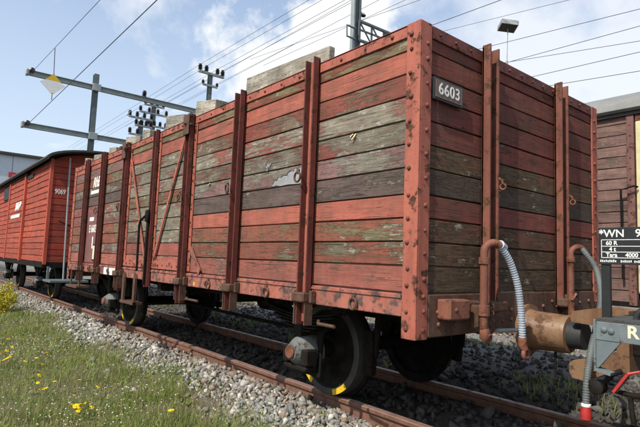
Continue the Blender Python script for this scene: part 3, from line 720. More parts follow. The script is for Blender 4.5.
# hanging step beside the far wheel
stp = MB()
for yy in (4.43, 4.07):
    stp.prism([(-W-.02, yy-.03, .47), (-W-.02, yy+.03, .47), (-W-.02, yy+.03, .77), (-W-.02, yy, .83), (-W-.02, yy-.03, .77)], (-.025, 0, 0))
stp.box((-W-.06, 4.04, .468), (-W+.06, 4.46, .50), .004); stp.build('foot_step', 'brown_iron', wag)
MB().box((-W-.05, 6.45, .50), (-W+.15, 7.05, .535), .004).box((-W+.0, 6.50, .53), (-W+.02, 6.54, .78)).box((-W+.0, 6.96, .53), (-W+.02, 7.0, .78)).build('foot_step', 'brown_iron', wag)
MB().tube([(-W-.01, .80, .66), (-W-.03, .78, .645), (-W-.05, .60, .648)], .011, 7).build('grab_bar', 'brown_iron', wag)
MB().tube([(-W-.01, 2.75, .655), (-W-.03, 2.73, .645), (-W-.05, 2.45, .648)], .011, 7).build('grab_bar', 'brown_iron', wag)

# end fittings: brake pipes, hoses, block, buffer
bl = MB().box((-.985, -.095, .755), (-.80, -.005, .862), .008).build('lamp_bracket', 'rust_orange', wag)
bolt(BOLT_BRN, (-.93, -.095, .81), (0,-1,0), bl)
MB().box((-.78, -.06, .75), (-.64, -.005, .85), .012).box((-.74, -.10, .70), (-.70, -.05, .83), .01).build('pipe_bracket', 'brown_iron', wag)
def arc(c, e1, e2, r, a0, a1, n):
    c, e1, e2 = map(np.array, (c, e1, e2)); return [c+r*(math.cos(t)*e1+math.sin(t)*e2) for t in np.linspace(a0, a1, n)]
def smooth_path(pts, n=60):
    P = np.array(pts, float); P = np.vstack([2*P[0]-P[1], P, 2*P[-1]-P[-2]]); out = []
    segs = len(P)-3
    for i in range(segs):
        for t in np.linspace(0, 1, max(2, n//segs), endpoint=False):
            a, b, c, d = P[i:i+4]
            out.append(.5*((2*b)+(-a+c)*t+(2*a-5*b+4*c-d)*t*t+(-a+3*b-3*c+d)*t**3))
    out.append(P[-2]); return out
def ribbed(path, r, pitch, amp):
    d = np.array(path); seg = np.r_[0, np.cumsum(np.linalg.norm(np.diff(d, axis=0), axis=1))]
    n = int(seg[-1]/pitch)*4; ss = np.linspace(0, seg[-1], n)
    pts = np.stack([np.interp(ss, seg, d[:,k]) for k in range(3)], -1)
    return MB().tube(list(pts), [r+amp*(1 if (i % 4) in (0, 1) else -1) for i in range(n)], 12)
PY = -.115
px1 = ony(484, 280, PY)[0]; ez_ = np.array((0,0,1.)); ed = np.array((.82,-.57,0))
zt1 = ony(484, 252, PY)[2]
elb = [(px1, PY, .70), (px1, PY, zt1-.02)] + arc(np.array((px1, PY, zt1))+ed*.055, -ed, ez_, .055, 0, math.radians(140), 9)
pipe = MB().tube(elb, .023, 12)._lathe([(-.02,.024),(-.018,.031),(.018,.031),(.02,.024)], np.array((px1,PY,zt1-.05)), ez_, 12)._lathe([(-.03,.024),(-.028,.033),(.03,.033),(.032,.024)], np.array((px1,PY,.80)), ez_, 12).build('brake_pipe', 'rust_orange', wag, True)
h0 = np.array(elb[-1])
hp = [h0] + [ony(u, v, yy) for u, v, yy in ((501,247,-.17),(510,262,-.19),(517,283,-.205),(520.5,305,-.21),(522,328,-.21),(522.5,343,-.205))]
ribbed(smooth_path(hp), .0195, .014, .0013).build('brake_hose', 'hose_white', wag, True)
hc = MB()._lathe([(0,.022),(.005,.03),(.05,.03),(.055,.022)], h0+np.array((-.008,.004,.012)), (hp[1]-h0)/np.linalg.norm(hp[1]-h0), 12).build('hose_clip', 'hose_white', wag, True)
e = np.array(hp[-1]); MB().tube([e+(0,0,.03), e-(0,0,.01), e+(.012,-.01,-.04)], [.026,.027,.02], 10).torus(e+(.022,-.008,-.062), (0,1,0), .026, .013).build('hose_coupling', 'rust_orange', wag, True)
MB().box((px1-.02, PY-.03, .635), (px1+.03, PY+.02, .70), .01).torus((px1+.02, PY-.02, .645), (0,1,.3), .022, .008).build('pipe_cock', 'rust_orange', wag, True)
# chain beside the pipe
for k in range(9):
    MB().torus((px1+.075+.004*(k % 2), PY-.005, .845-k*.021), (1, 0, 0) if k % 2 else (0, 1, 0), .011, .0035, 8, 5).build('chain_link', 'brown_iron', wag, True)
px2 = ony(571, 280, PY)[0]; zt2 = ony(572, 254, PY)[2]; ed2 = np.array((.75,-.66,0))
elb2 = [(px2, PY, .72), (px2, PY, zt2)] + arc(np.array((px2, PY, zt2))+ed2*.05, -ed2, ez_, .05, 0, math.radians(125), 8)
MB().tube(elb2, .021, 12)._lathe([(-.02,.024),(-.018,.029),(.018,.029),(.02,.024)], np.array((px2,PY,zt2-.04)), ez_, 12).build('brake_pipe', 'rust_orange', wag, True)
h0 = np.array(elb2[-1])
hp2 = [h0]+[ony(u, v, yy) for u, v, yy in ((586,254,-.20),(595,267,-.26),(600,285,-.33),(600.5,305,-.39),(596,330,-.44),(591,352,-.47),(587,380,-.48),(586,404,-.48))]
ribbed(smooth_path(hp2, 90), .0195, .014, .0013).build('brake_hose', 'hose_grey', wag, True)
e = np.array(hp2[-1]); MB()._lathe([(-.0,.019),(.004,.026),(.016,.026)], e+(0,0,.004), np.array((0,0,-1.)), 12).build('hose_ferrule', 'white_paint', wag, True)
MB()._lathe([(.0,.024),(.03,.03),(.07,.03),(.078,.02)], e-(0,0,.012), np.array((0,0,-1.)), 12).build('hose_cap', 'red_paint', wag, True)
MB().box((px2+.03, -.09, .76), (px2+.18, -.005, .87), .01).build('lamp_bracket', 'brown_iron', wag)
MB().tube([(px2+.05,-.11,.80),(px2-.02,-.13,.84),(px2+.02,-.14,.88),(px2+.06,-.13,.86)], .009, 7).build('coupling_hook', 'rust_orange', wag)
# central buffer
BZ = .645
bf = MB()._lathe([(0,.165),(.022,.165),(.026,.135),(.05,.125),(.27,.118),(.285,.112),(.287,.09)], np.array((0,-.004,BZ)), np.array((0,-1.,0)), 28).build('buffer_sleeve', 'ochre_rust', wag, True)
MB()._lathe([(.28,.085),(.375,.082)], np.array((0,-.004,BZ)), np.array((0,-1.,0)), 24).build('buffer_plunger', 'rubber', bf, True)
MB().tube([(-.42,-.03,.66),(-.20,-.05,.655),(-.12,-.05,.65)], .013, 8).build('release_lever', 'galvanised', wag)
MB().tube([(-.02,-.20,.54),(-.02,-.20,.36)], .008, 7)._lathe([(0,.006),(.01,.018),(.03,.012)], np.array((-.02,-.20,.37)), np.array((0,0,-1.)), 8).build('coupling_pin', 'dark_iron', wag, True)

# timber standing in the open wagon, its ends showing above the wall
def board_in_wagon(u0, u1, v0, v1, xin, thick, zlow, label, name='timber_board'):
    a, b = onx(u0, v0, xin), onx(u1, v1, xin); a[1] = min(a[1], L-.10); b[1] = min(b[1], L-.25)
    r_ = MB()
    ex = Vector((b[0]-a[0], b[1]-a[1], 0)).normalized(); top = (a[2]+b[2])/2
    Lb = abs(a[1]-b[1]); h = top-zlow
    me = MB().box((-Lb/2, -h/2, -thick/2), (Lb/2, h/2, thick/2), .004).mesh('timber_board', 'bare_timber')
    o = place(me, name, None, Rmat(Vector((0,-1,0)), Vector((0,0,1)), Vector((-1,0,0)), (xin, (a[1]+b[1])/2, zlow+h/2)) @ Matrix.Rotation(-math.atan2(b[2]-a[2], Lb) if False else math.atan2(b[2]-a[2], Lb), 4, 'Z'))
    return tag(o, label, 'timber', 'timber loaded in the open wagon')
board_in_wagon(247, 329, 80, 48, -1.05, .05, .90, 'long pale weathered board standing above the wagon wall, largest of the boards')
for (u0, u1, v0, th, lab) in ((197,216,105,.14,'pale timber block above the wall just right of the wagon door'), (168,186,119,.14,'flat pale timber block above the right door leaf'), (144,151,132,.10,'small brown timber block above the left door leaf'),
                              (129,143,139,.14,'dark timber block above the left edge of the wagon door'), (111,118,149,.10,'small pale timber end left of the wagon door'), (96,104,156,.10,'pale timber end right of the white wagon logo post'), (83,94,161,.12,'pale timber block above the white wagon logo'), (74.5,82,166,.12,'leftmost pale timber block at the wagon far end')):
    board_in_wagon(u0, u1, v0, v0-(u1-u0)*.12, -1.02, th, .86, lab, 'timber_block')

# ------------------------------------------------------------------ grey trolley wagon at the right edge
TX, TY = -1.0, -.835
tr = thing('flat_trolley_wagon', 'dark blue grey flat trolley wagon at the right edge lettered R', 'trolley wagon', (0, -2.6, 0))
MB().box((TX, TY, .762), (TX+.02, -4.4, .838), .002).build('side_beam', 'trolley_grey', tr)
MB().box((TX+.002, TY+.002, .762), (-TX, TY-.02, .835), .002).build('end_beam', 'trolley_grey', tr)
MB().box((-TX, TY, .762), (-TX-.02, -4.4, .838), .002).build('side_beam', 'trolley_grey', tr)
MB().box((TX+.004, TY-.002, .839), (-TX-.004, -4.4, .850)).build('deck', 'grit_deck', tr)
MB().prism([(TX+.003, TY+.001, .761), (TX+.003, TY-.098, .761), (TX+.003, TY-.012, .648), (TX+.003, TY+.001, .648)], (.012,0,0)).build('gusset', 'trolley_grey', tr)
MB().box((TX-.004, TY+.006, .63), (TX+.05, TY-.004, .845), .002).build('end_flange', 'trolley_grey', tr)
MB().bar((TX+.02, TY, .64), (TX+.02, TY-.06, .628), .05, .012).build('gusset_flange', 'trolley_grey', tr)
for yy, z in ((-.872, .805), (-.902, .806)): bolt(BOLT_BIG, (TX, yy, z), (-1,0,0), tr)
text_mesh('R', .068, EX, EZ, (TX-.001, -.958, .806), 'cream_paint', 'lettering', tr, .0008, 'LEFT', bold=.002, xs=1.05)
for yc in (-1.75, -3.6): wheelset(tr, yc, .9, .30, .30, False)
MB().box((-.5, TY-.05, .52), (-.4, -4.3, .76)).box((.4, TY-.05, .52), (.5, -4.3, .76)).build('frame_beam', 'dark_iron', tr)
# coupling fork that takes the wagon's buffer
fk = MB()
for xx in (-.11, .05):
    fk.prism([(xx,-.345,.735),(xx,-.335,.755),(xx,-.345,.80),(xx,-.52,.838),(xx,-.60,.83),(xx,-.60,.735),(xx,-.47,.728)], (.06,0,0))
    fk.prism([(xx,-.325,.44),(xx,-.345,.405),(xx,-.42,.40),(xx,-.60,.50),(xx,-.60,.60),(xx,-.44,.535),(xx,-.35,.51),(xx,-.328,.49)], (.06,0,0))
fk.box((-.12,-.595,.49), (.12,-.66,.83)); fk.build('coupling_fork', 'ochre_rust', tr)
MB().box((-.07,-.655,.58), (.07,-.86,.74), .01).build('drawbar', 'dark_iron', tr)
# lever with a red handle, pipes under the beam
lv = MB()._lathe([(-.03,.022),(-.025,.03),(.025,.03),(.03,.022)], onx(598, 387, -.95), np.array((1.,0,0)), 14)
lv.tube([onx(598,387,-.95), onx(606,381,-.95), onx(613,374,-.95), onx(622,371,-.93)], .011, 8); lv._lathe([(-.012,.006),(-.008,.012),(.01,.012)], onx(592,382,-.95), np.array((1.,0,0)), 10)
lv.build('coupling_lever', 'dark_iron', tr, True)
a, b = onx(613.5, 392, -.98), onx(628, 374, -.98)
MB().bar(a, b, .011, .015, (1,0,0)).tube([b, onx(640,372,-.97)], .006, 6).build('lever_handle', 'red_paint', tr)
pp_ = MB().tube([onx(612,390,-.94), onx(622,393,-.94), onx(634,396,-.94), onx(650,397,-.94)], [.008,.011,.013,.013], 8).tube([onx(630,394,-.94), onx(632,412,-.94), onx(634,424,-.94)], .011, 8)
pp_.build('brake_rigging', 'dark_iron', tr, True)
# sign board on its post
sg = thing('black_sign_board', 'black sign board with white wagon data lettering beginning WN 9', 'sign', onx(606, 318, -.88))
SX = -.90
MB().box((SX+.006, -.822, .845), (SX+.026, -.858, 1.09), .002).build('post', 'black_paint', sg)
sb_ = MB().box((SX, -.815, 1.079), (SX+.005, -1.16, 1.240), .001).build('board', 'black_paint', sg)
fr = MB(); y0, y1 = -.828, -1.13
for z in (1.108, 1.133, 1.158, 1.186): fr.box((SX-.0012, y0, z-.0013), (SX-.0002, y1, z+.0013))
for yy in (y0, y1): fr.box((SX-.0014, yy-.0013, 1.108), (SX-.0003, yy+.0013, 1.186))
fr.build('table_lines', 'white_paint', sb_)
for tx, sz, yy, z in (('*WN', .046, -.818, 1.213), ('98', .046, -.962, 1.213), ('60 R', .0245, -.846, 1.172), ('4 t', .0245, -.859, 1.1455), ('Tara', .0245, -.846, 1.1205), ('4000', .0245, -.923, 1.1205)):
    text_mesh(tx, sz, EX, EZ, (SX-.0012, yy, z-.001), 'white_paint', 'lettering', sb_, .0006, 'LEFT', bold=.0006)
fr = MB()
for k in range(26):
    if k in (9, 10, 17): continue
    fr.box((SX-.001, -.822-k*.0075, 1.090+random.uniform(-.002,.0)), (SX-.0002, -.8265-k*.0075, 1.097+random.uniform(-.001,.003)))
fr.build('small_print', 'white_paint', sb_)
hz_ = MB().tube(arc((-.86,-1.0,.845), (.0,1,0), (0,0,1), .055, .0, math.pi, 12), .013, 10).build('hose_loop', 'rubber', tr, True)

# ------------------------------------------------------------------ red boxcar on the left
BY, BL_ = 9.02, 7.6
bx = thing('red_boxcar', 'bright red planked boxcar with overhanging roof coupled at the far left', 'boxcar', (0, BY+BL_/2, 0))
nP = 16; zb0, zb1 = .82, 2.80
for i in range(nP):
    z0 = zb0+(zb1-zb0)*i/nP; h = (zb1-zb0)/nP
    for y0, y1, off in ((BY+.02, BY+2.28, 0), (BY+2.34, BY+4.3, .03), (BY+4.36, BY+BL_-.02, 0)):
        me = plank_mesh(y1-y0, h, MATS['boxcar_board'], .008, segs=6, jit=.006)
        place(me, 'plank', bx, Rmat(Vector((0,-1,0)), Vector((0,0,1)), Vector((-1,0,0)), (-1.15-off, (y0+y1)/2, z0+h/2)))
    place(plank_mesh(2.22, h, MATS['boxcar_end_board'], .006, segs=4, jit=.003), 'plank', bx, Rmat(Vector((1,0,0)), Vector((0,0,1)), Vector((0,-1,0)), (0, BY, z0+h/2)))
MB().box((1.12, BY+.03, zb0), (1.15, BY+BL_, zb1)).build('far_wall', 'boxcar_end_board', bx)
MB().box((-1.1, BY+BL_-.03, zb0), (1.1, BY+BL_, zb1)).build('rear_wall', 'boxcar_end_board', bx)
for sxx in (-1, 1): MB().box((sxx*1.165, BY-.012, .78), (sxx*1.10, BY+.05, 2.82), .004).build('corner_post', 'boxcar_iron', bx)
for yy in (BY+2.31, BY+4.33): MB().box((-1.205, yy-.045, .80), (-1.151, yy+.045, 2.80), .006).build('door_post', 'boxcar_iron', bx)
MB().box((-1.215, BY+2.0, 2.72), (-1.186, BY+5.6, 2.78), .004).build('door_rail', 'dark_iron', bx)
MB().box((-1.172, BY+1.62, 2.62), (-1.152, BY+2.2, 2.70), .004).build('vent_slot', 'black_paint', bx)
MB().box((-1.18, BY+4.6, 2.35), (-1.152, BY+5.4, 2.66), .004).build('vent_opening', 'black_paint', bx)
MB().box((-1.175, BY, .72), (1.175, BY+BL_, .815), .006).build('sole_frame', 'dark_iron', bx)
# curved roof with an overhang
rp = [(-1.30, 2.79)]+[(1.30*math.sin(t), 2.79+.40*(math.cos(t)-math.cos(math.pi/2))/(1) if False else 2.79+.27*math.cos(t)) for t in np.linspace(-math.pi/2, math.pi/2, 19)]+[(1.30, 2.79)]
rp2 = [(x_*.975, z_-.035) for x_, z_ in reversed(rp)]
MB().prism([(x_, BY-.30, z_) for x_, z_ in rp+rp2], (0, BL_+.6, 0)).build('roof', 'dark_roof', bx)
MB().prism([(-1.14, BY+.002, 2.79)]+[(x_*.86, BY+.002, z_-.045) for x_, z_ in rp[1:-1]]+[(1.14, BY+.002, 2.79)], (0, .03, 0)).build('gable', 'boxcar_end_board', bx)
pl_ = [ony(70.5, 158, 8.88), ony(63, 280, 8.88)]; MB().tube([pl_[0], pl_[1]], .016, 8).build('downpipe', 'galvanised', bx)
text_mesh('9069', .135, (1,0,0), (0,0,1), (-1.055, BY-.004, 2.19), 'worn_white', 'number', bx, .002, 'LEFT', bold=.003, xs=.72)
text_mesh('RhB', .22, EX, EZ, (-1.184, BY+3.05, 2.06), 'worn_white', 'logo_lettering', bx, .002, 'CENTER', shear=.3, bold=.02, xs=1.9)
MB().prism([(-1.1815, BY+3.95, 1.80), (-1.1815, BY+2.75, 1.80), (-1.1815, BY+2.72, 1.88), (-1.1815, BY+3.92, 1.88)], (-.003,0,0)).build('logo_bar', 'worn_white', bx)
MB().tube([(-.95,BY-.03,1.62),(-.95,BY-.05,1.62),(.2,BY-.05,1.15)], .012, 6).build('brace_rod', 'dark_iron', bx)
wheelset(bx, BY+1.75, 1.0); wheelset(bx, BY+BL_-1.75, 1.0)
MB()._lathe([(0,.16),(.02,.16),(.03,.12),(.32,.11),(.34,.2),(.37,.2)], np.array((0,BY,.66)), np.array((0,-1.,0)), 20).build('buffer', 'dark_iron', bx, True)
MB()._lathe([(0,.16),(.02,.16),(.03,.12),(.32,.11),(.34,.2),(.37,.2)], np.array((0,L,.66)), np.array((0,1.,0)), 20).build('buffer', 'dark_iron', wag, True)
MB().box((-1.16, BY-.7, .475), (-.5, BY-.12, .515), .006).box((-1.1, BY-.14, .5), (-1.06, BY-.10, .75)).box((-.6, BY-.14, .5), (-.56, BY-.10, .75)).build('shunter_step', 'galvanised_dark', bx)

# ------------------------------------------------------------------ brown planked wagon behind, right
nb_ = thing('brown_goods_wagon', 'faded brown planked goods wagon with grey roof behind at the right', 'goods wagon', (5.15, -2.5, 0))
NX, NY0, NY1 = 4.0, -6.2, 1.62; nP = 17; z0, z1 = .66, 3.16
for i in range(nP):
    h = (z1-z0)/nP; zc = z0+h*(i+.5)
    for ya, yb in ((.66, NY1-.01), (NY0, .36)):
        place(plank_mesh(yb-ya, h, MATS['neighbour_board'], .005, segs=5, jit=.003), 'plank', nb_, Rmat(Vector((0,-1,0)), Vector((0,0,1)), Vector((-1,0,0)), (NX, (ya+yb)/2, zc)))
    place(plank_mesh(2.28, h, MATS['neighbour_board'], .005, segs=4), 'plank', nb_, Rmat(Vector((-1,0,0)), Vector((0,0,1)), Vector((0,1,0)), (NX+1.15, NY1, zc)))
for yy in (.705, NY1-.04):
    po = MB().box((NX-.03, yy-.045, .62), (NX-.001, yy+.045, 3.17), .004).build('post', 'neighbour_iron', nb_)
    for z in np.arange(.8, 3.1, .145): bolt(BOLT_MAR, (NX-.03, yy, z), (-1,0,0), po)
MB().box((NX-.012, .375, .80), (NX+.03, .645, 3.02), .004).build('cream_panel', 'cream_board', nb_)
MB().box((NX-.02, .36, 3.02), (NX+.03, .645, 3.15), .004).build('door_header', 'maroon_iron', nb_)
MB().tube([(NX-.05,.62,2.14),(NX-.10,.65,2.15),(NX-.10,.80,2.11),(NX-.08,.80,1.2),(NX-.08,.80,.95)], .014, 8).build('door_bar', 'dark_iron', nb_)
MB().box((NX+.003, NY0, .60), (NX+2.297, NY1, .70), .005).build('sole_frame', 'dark_iron', nb_)
MB().box((NX-.05, .3, 3.11), (NX-.032, NY1-.25, 3.17)).build('eave_strip', 'dark_roof', nb_)
MB().box((NX+2.27, NY0, .72), (NX+2.3, NY1-.06, 3.16)).box((NX+.06, NY0-.03, .72), (NX+2.24, NY0, 3.16)).build('far_wall', 'maroon_panel', nb_)
rp = [(NX-.11, 3.182)]+[(NX+1.15+1.26*math.sin(t), 3.19+.42*math.cos(t)) for t in np.linspace(-math.pi/2, math.pi/2, 17)]+[(NX+2.41, 3.182)]
rp2 = [(NX+1.15+(x_-NX-1.15)*.97, z_-.03) for x_, z_ in reversed(rp)]
MB().prism([(x_, NY0-.1, z_) for x_, z_ in rp+rp2], (0, NY1-NY0+.2, 0)).build('roof', 'roof_sheet', nb_)
def side_wheels(parent, xc, yc):
    for s_ in (-1, 1):
        MB()._lathe([(-.07,.40),(-.03,.40),(-.02,.385),(.06,.38),(.06,.32),(.02,.3),(.03,.12),(.07,.1)], np.array((xc+s_*.535,yc,.38)), np.array((s_*1.,0,0)), 28).build('wheel', 'dark_iron', parent, True)
    MB().tube([(xc-.9,yc,.385),(xc+.9,yc,.385)], .06, 10).build('axle', 'dark_iron', parent)
side_wheels(nb_, 5.15, 0.0); side_wheels(nb_, 5.15, -4.6)

# ------------------------------------------------------------------ masts, poles, wires, lamp, building
MY = 19.5
ms = thing('catenary_mast', 'grey steel catenary mast with two long crossarms over the track', 'mast', (2.25, MY, -.2))
def hbeam(a, b, w, t=.02):
    mb = MB(); a = np.array(a, float); b = np.array(b, float); d = (b-a)/np.linalg.norm(b-a)
    up = np.array((0,0,1.)) if abs(d[2]) < .9 else np.array((0,1.,0))
    for k in (-1, 1): mb.bar(a+up*k*w/2, b+up*k*w/2, w, t, up)
    mb.bar(a, b, t, w, up); return mb
hbeam((2.25, MY, -.3), (2.27, MY, 8.2), .19).build('post', 'galvanised_dark', ms)
insm = MB()._lathe([(0,.05),(.03,.09),(.06,.05),(.09,.09),(.12,.05),(.15,.09),(.18,.05),(.22,.06)], np.zeros(3), np.array((0,0,1.)), 10).mesh('insulator', 'insulator', True)
def ins(parent, p, d=(0,0,1), s_=1.0):
    q = Vector(d).to_track_quat('Z','Y').to_matrix().to_4x4(); q.translation = Vector(p); return place(insm, 'insulator', parent, q @ Matrix.Scale(s_, 4))
for z, xr in ((7.60, 6.7), (5.62, 5.6)):
    ca = hbeam((-.15, MY-.14, z), (xr, MY-.14, z), .17).build('crossarm', 'galvanised', ms)
    MB().box((-.22, MY-.26, z-.11), (-.12, MY-.02, z+.11), .02).build('arm_cap', 'galvanised', ca)
    MB().box((2.1, MY-.28, z-.14), (2.42, MY-.22, z+.14), .01).build('arm_clamp', 'galvanised', ca)
    ins(ca, (-.06, MY-.30, z+.02), (0,-.9,.1), 1.0)
ins(ms, (4.2, MY-.14, 7.70), (0,-.2,1), 1.2)
wcnt = 0
def wire(pts, r, label, group='overhead wires'):
    P = [np.array(p, float) for p in pts]
    o = MB().tube(P, r*.72, 6).build('overhead_wire', 'wire')
    return tag(o, label, 'wire', group)
def ext(a, b, y0, y1):
    a, b = np.array(a), np.array(b); f = lambda yy: a+(b-a)*(yy-a[1])/(b[1]-a[1]); return [f(yy) for yy in np.linspace(y0, y1, 5)]
XW = -.08
wire(ext(onx(34,70,XW), onx(100,0,XW), -8, MY-.4), .011, 'upper thin wire running from the upper crossarm tip past the diamond sign')
wire(ext(onx(30,122,XW), onx(157,0,XW), -8, MY-.4), .014, 'contact wire running from the lower crossarm tip up across the sky')
# diamond sign on its rod
yS = 15.2; cs = onx(53, 84, XW)*0+ony(53, 84, yS)
ds = thing('diamond_wire_sign', 'yellow and white diamond sign hung between the two wires', 'sign', tuple(cs))
hw = .36; zt_, zb2 = .33, .34
U_ = np.array((1.,0,0)); Zv = np.array((0,0,1.))
def pt(a, b): return cs+U_*a+Zv*b
MB().prism([pt(-hw,0), pt(0,-zb2), pt(hw,0), pt(.20,.10), pt(-.20,.10)], (0,.012,0)).build('white_panel', 'white_paint', ds)
MB().prism([pt(-.215,.098), pt(.215,.098), pt(0,zt_)], (0,.013,0)).build('yellow_panel', 'yellow_paint', ds)
MB().prism([pt(-.05,-zb2+.06), pt(.05,-zb2+.06), pt(0,-zb2-.01)], (0,-.008,0)).build('yellow_tip', 'yellow_paint', ds)
MB().tube([cs+(0,.006,.32), ony(55,48,yS)], .014, 6).build('hanger_rod', 'galvanised_dark', ds); MB().tube([cs-(0,-.006,.34), ony(51.5,100,yS)], .014, 6).build('hanger_rod', 'galvanised_dark', ds)

tp = thing('telegraph_mast', 'grey line mast with four dark insulators above the wagon door', 'mast', (6.0, 17, -.2))
hbeam((5.98,17,-.3),(6.03,17,8.55),.15).build('post','galvanised_dark',tp)
MB().bar((5.45,16.9,8.53),(6.6,16.9,8.53),.10,.09).build('crossarm','galvanised',tp)
MB().bar((5.66,16.9,8.03),(6.33,16.9,8.03),.08,.07).build('crossarm','galvanised',tp)
tins = [(5.52,8.6),(5.80,8.6),(6.30,8.6),(6.54,8.6)]
for x_, z_ in tins: ins(tp, (x_,16.9,z_), (0,0,1), 1.05); MB().tube([(x_,16.9,8.5),(x_,16.9,8.62)], .02, 6).build('insulator_pin','galvanised_dark',tp)
for x_ in (5.68, 6.31): ins(tp, (x_,16.9,8.06), (0,0,1), .7)
for (bx_, by_, arms, hz2, lab) in ((7.15, 26, ((8.9, 6.3, 7.9), (9.35, 6.55, 7.7), (8.2, 6.8, 7.9)), 9.45, 'line mast with stacked crossarms and insulators behind the door, right of two'), (5.95, 24.5, ((8.1, 5.25, 6.5), (7.2, 5.3, 6.6), (7.7, 5.6, 6.5)), 8.0, 'line mast with stacked crossarms and insulators behind the door, left of two')):
    t_ = thing('line_mast', lab, 'mast', (bx_, by_, -.2))
    hbeam((bx_,by_,-.3),(bx_,by_,hz2),.20).build('post','galvanised_dark',t_)
    for z_, xa, xb in arms:
        ar = MB().bar((xa,by_-.15,z_),(xb,by_-.15,z_),.10,.09).build('crossarm','galvanised',t_)
        for x_ in np.linspace(xa+.06, xb-.06, 4): ins(ar, (x_,by_-.15,z_+.06), (0,0,1), 1.15)
    MB().tube([(bx_-.6,by_-.15,8.4),(bx_-.9,by_-.6,8.0)], .03, 6).build('stay','galvanised_dark',t_)
for i, (x_, z_) in enumerate(tins):
    wire([(x_,-8,z_+.22+.05*i),(x_,4,z_+.18),(x_,16.9,z_+.22),(x_+.5,40,z_+.3)], .009, 'thin line wire through the %s insulator from the left on the mast above the door' % ('first', 'second', 'third', 'fourth')[i])
for (u0,v0,u1,v1,x_,lw) in ((185,93,330,12,6.2,'long thin line wire passing just under the four-insulator mast head'),(190,98,352,14,6.6,'lowest long line wire rising from the wagon wall to the bracket mast'),(214,87,246,70,6.3,'short wire leaving the small lower crossarm of the four-insulator mast')):
    a, b = onx(u0,v0,x_), onx(u1,v1,x_); wire(ext(a, b, -6 if u1 > 300 else 11.5, a[1]+8), .008, lw)

m2 = thing('bracket_mast', 'tall grey mast with lattice bracket rising behind the wagon corner', 'mast', (5.69, 7.9, -.2))
for dx, dy in ((-.11,0),(.11,0)):
    MB().box((5.69+dx-.02, 7.83, -.3), (5.69+dx+.02, 7.97, 10.5)).build('post_flange','galvanised' if dx < 0 else 'galvanised_dark',m2)
MB().box((5.60,7.89,-.3),(5.78,7.91,10.5)).build('post_web','galvanised_dark',m2)
a0, a1 = np.array((5.75,7.82,7.52)), np.array((8.6,7.82,7.60)); b0, b1 = np.array((5.75,7.82,6.98)), np.array((8.6,7.82,7.15))
br = MB().bar(a0,a1,.07,.06).bar(b0,b1,.07,.06).bar(a0-(0,0,.24),a1-(0,0,.2),.04,.04)
for k in range(7):
    t0 = k/6; p0 = a0+(a1-a0)*t0; q0 = b0+(b1-b0)*t0; br.bar(p0,q0,.04,.04,(0,1,0))
    if k < 6: br.bar(p0, b0+(b1-b0)*(k+1)/6, .03,.03,(0,1,0))
br.build('lattice_bracket','galvanised_dark',m2)
fr = MB()
c0 = ony(347,25,7.8); c1 = ony(347,36,7.8)
fr.tube([(5.6,7.8,c0[2]),tuple(c0),tuple(c1),(5.6,7.8,c1[2])], .025, 6); fr.build('side_frame','galvanised_dark',m2)
for z_ in (8.3, 7.75): ins(m2, (5.82,7.85,z_), (1,0,0), .7)

for i, (a, b, r_) in enumerate((((430,26),(501,0),.012),((452,29),(569,0),.007),((479,49),(640,9),.009),((509,62),(640,26),.009),((509,62),(640,41),.008),((527,78),(640,52),.009),((548,86),(640,71),.009),((340,28),(420,0),.009),((362,20),(388,8),.009))):
    A, B = onx(*a, 8), onx(*b, 8)
    lab = ['bold dark wire rising from the wagon corner', 'faint thin wire passing above the floodlight', 'wire crossing the sky just below the floodlight', 'upper wire fanning right from the floodlight stem foot', 'lower wire fanning right from the floodlight stem foot', 'wire crossing low above the right end stanchion', 'lowest wire in the sky near the brown wagon roof', 'wire passing right of the bracket mast head', 'short wire crossing at the bracket mast insulators'][i]
    d = (B-A)/(B[1]-A[1]); y0 = -6; y1 = A[1]+(6 if i not in (3,4) else .15)
    wire([A+d*(yy-A[1]) for yy in np.linspace(y0, y1, 4)], r_, lab)
# suspended floodlight
lc = onx(508, 26, 8)
fl = thing('floodlight', 'pale box-shaped floodlight on a thin stem in the sky above the wagon end', 'floodlight', tuple(onx(507, 61, 8)))
e1 = np.array((.62,-.55,-.10)); e1 /= np.linalg.norm(e1); e2 = np.array((.60,.75,-.16)); e2 -= e1*np.dot(e1,e2); e2 /= np.linalg.norm(e2); e3 = np.cross(e1, e2)
if e3[2] < 0: e3 = -e3
MB().obox(lc, e1*.21, e2*.17, e3*.062).build('housing','galvanised',fl); fl.children[0].data.materials[0] = MATS['silver_sheet']
MB().obox(lc-e3*.064, e1*.19, e2*.15, e3*.004).build('lens','dark_roof',fl)
MB().tube([lc-e3*.07, onx(507,61,8)], .010, 6).build('stem','galvanised',fl)
MB().tube([onx(507,61,8), onx(507,61,8)-np.array((0,0,6.4))], .03, 6).build('pole','galvanised',fl)
# pale building beyond the boxcar
bd = thing('pale_building', 'pale blue grey hall with dark roof edge and red sign behind the boxcar', 'building', (-4, 52, -.3))
zr = 8.5
for k in range(10):
    xa = -20+k*2.9; MB().box((xa+.01,45,-.3),(xa+2.88,45.2,zr),.01).build('wall_panel','building_wall',bd)
MB().box((-20,45.2,-.3),(8.9,60,zr-.02)).build('hall_body','building_wall',bd)
MB().box((-20.3,44.7,zr),(9.2,60.3,zr+.22),.03).build('roof_edge','dark_roof',bd)
a, b = ony(9,172,44.9), ony(18,178,44.9); MB().box((a[0],44.9,b[2]),(b[0]+.4,44.99,a[2]),.01).build('red_sign','red_paint',bd)
text_mesh('—', .25, (1,0,0), (0,0,1), ((a[0]+b[0])/2,44.885,(a[2]+b[2])/2), 'white_paint','sign_mark',bd,.004,'CENTER')

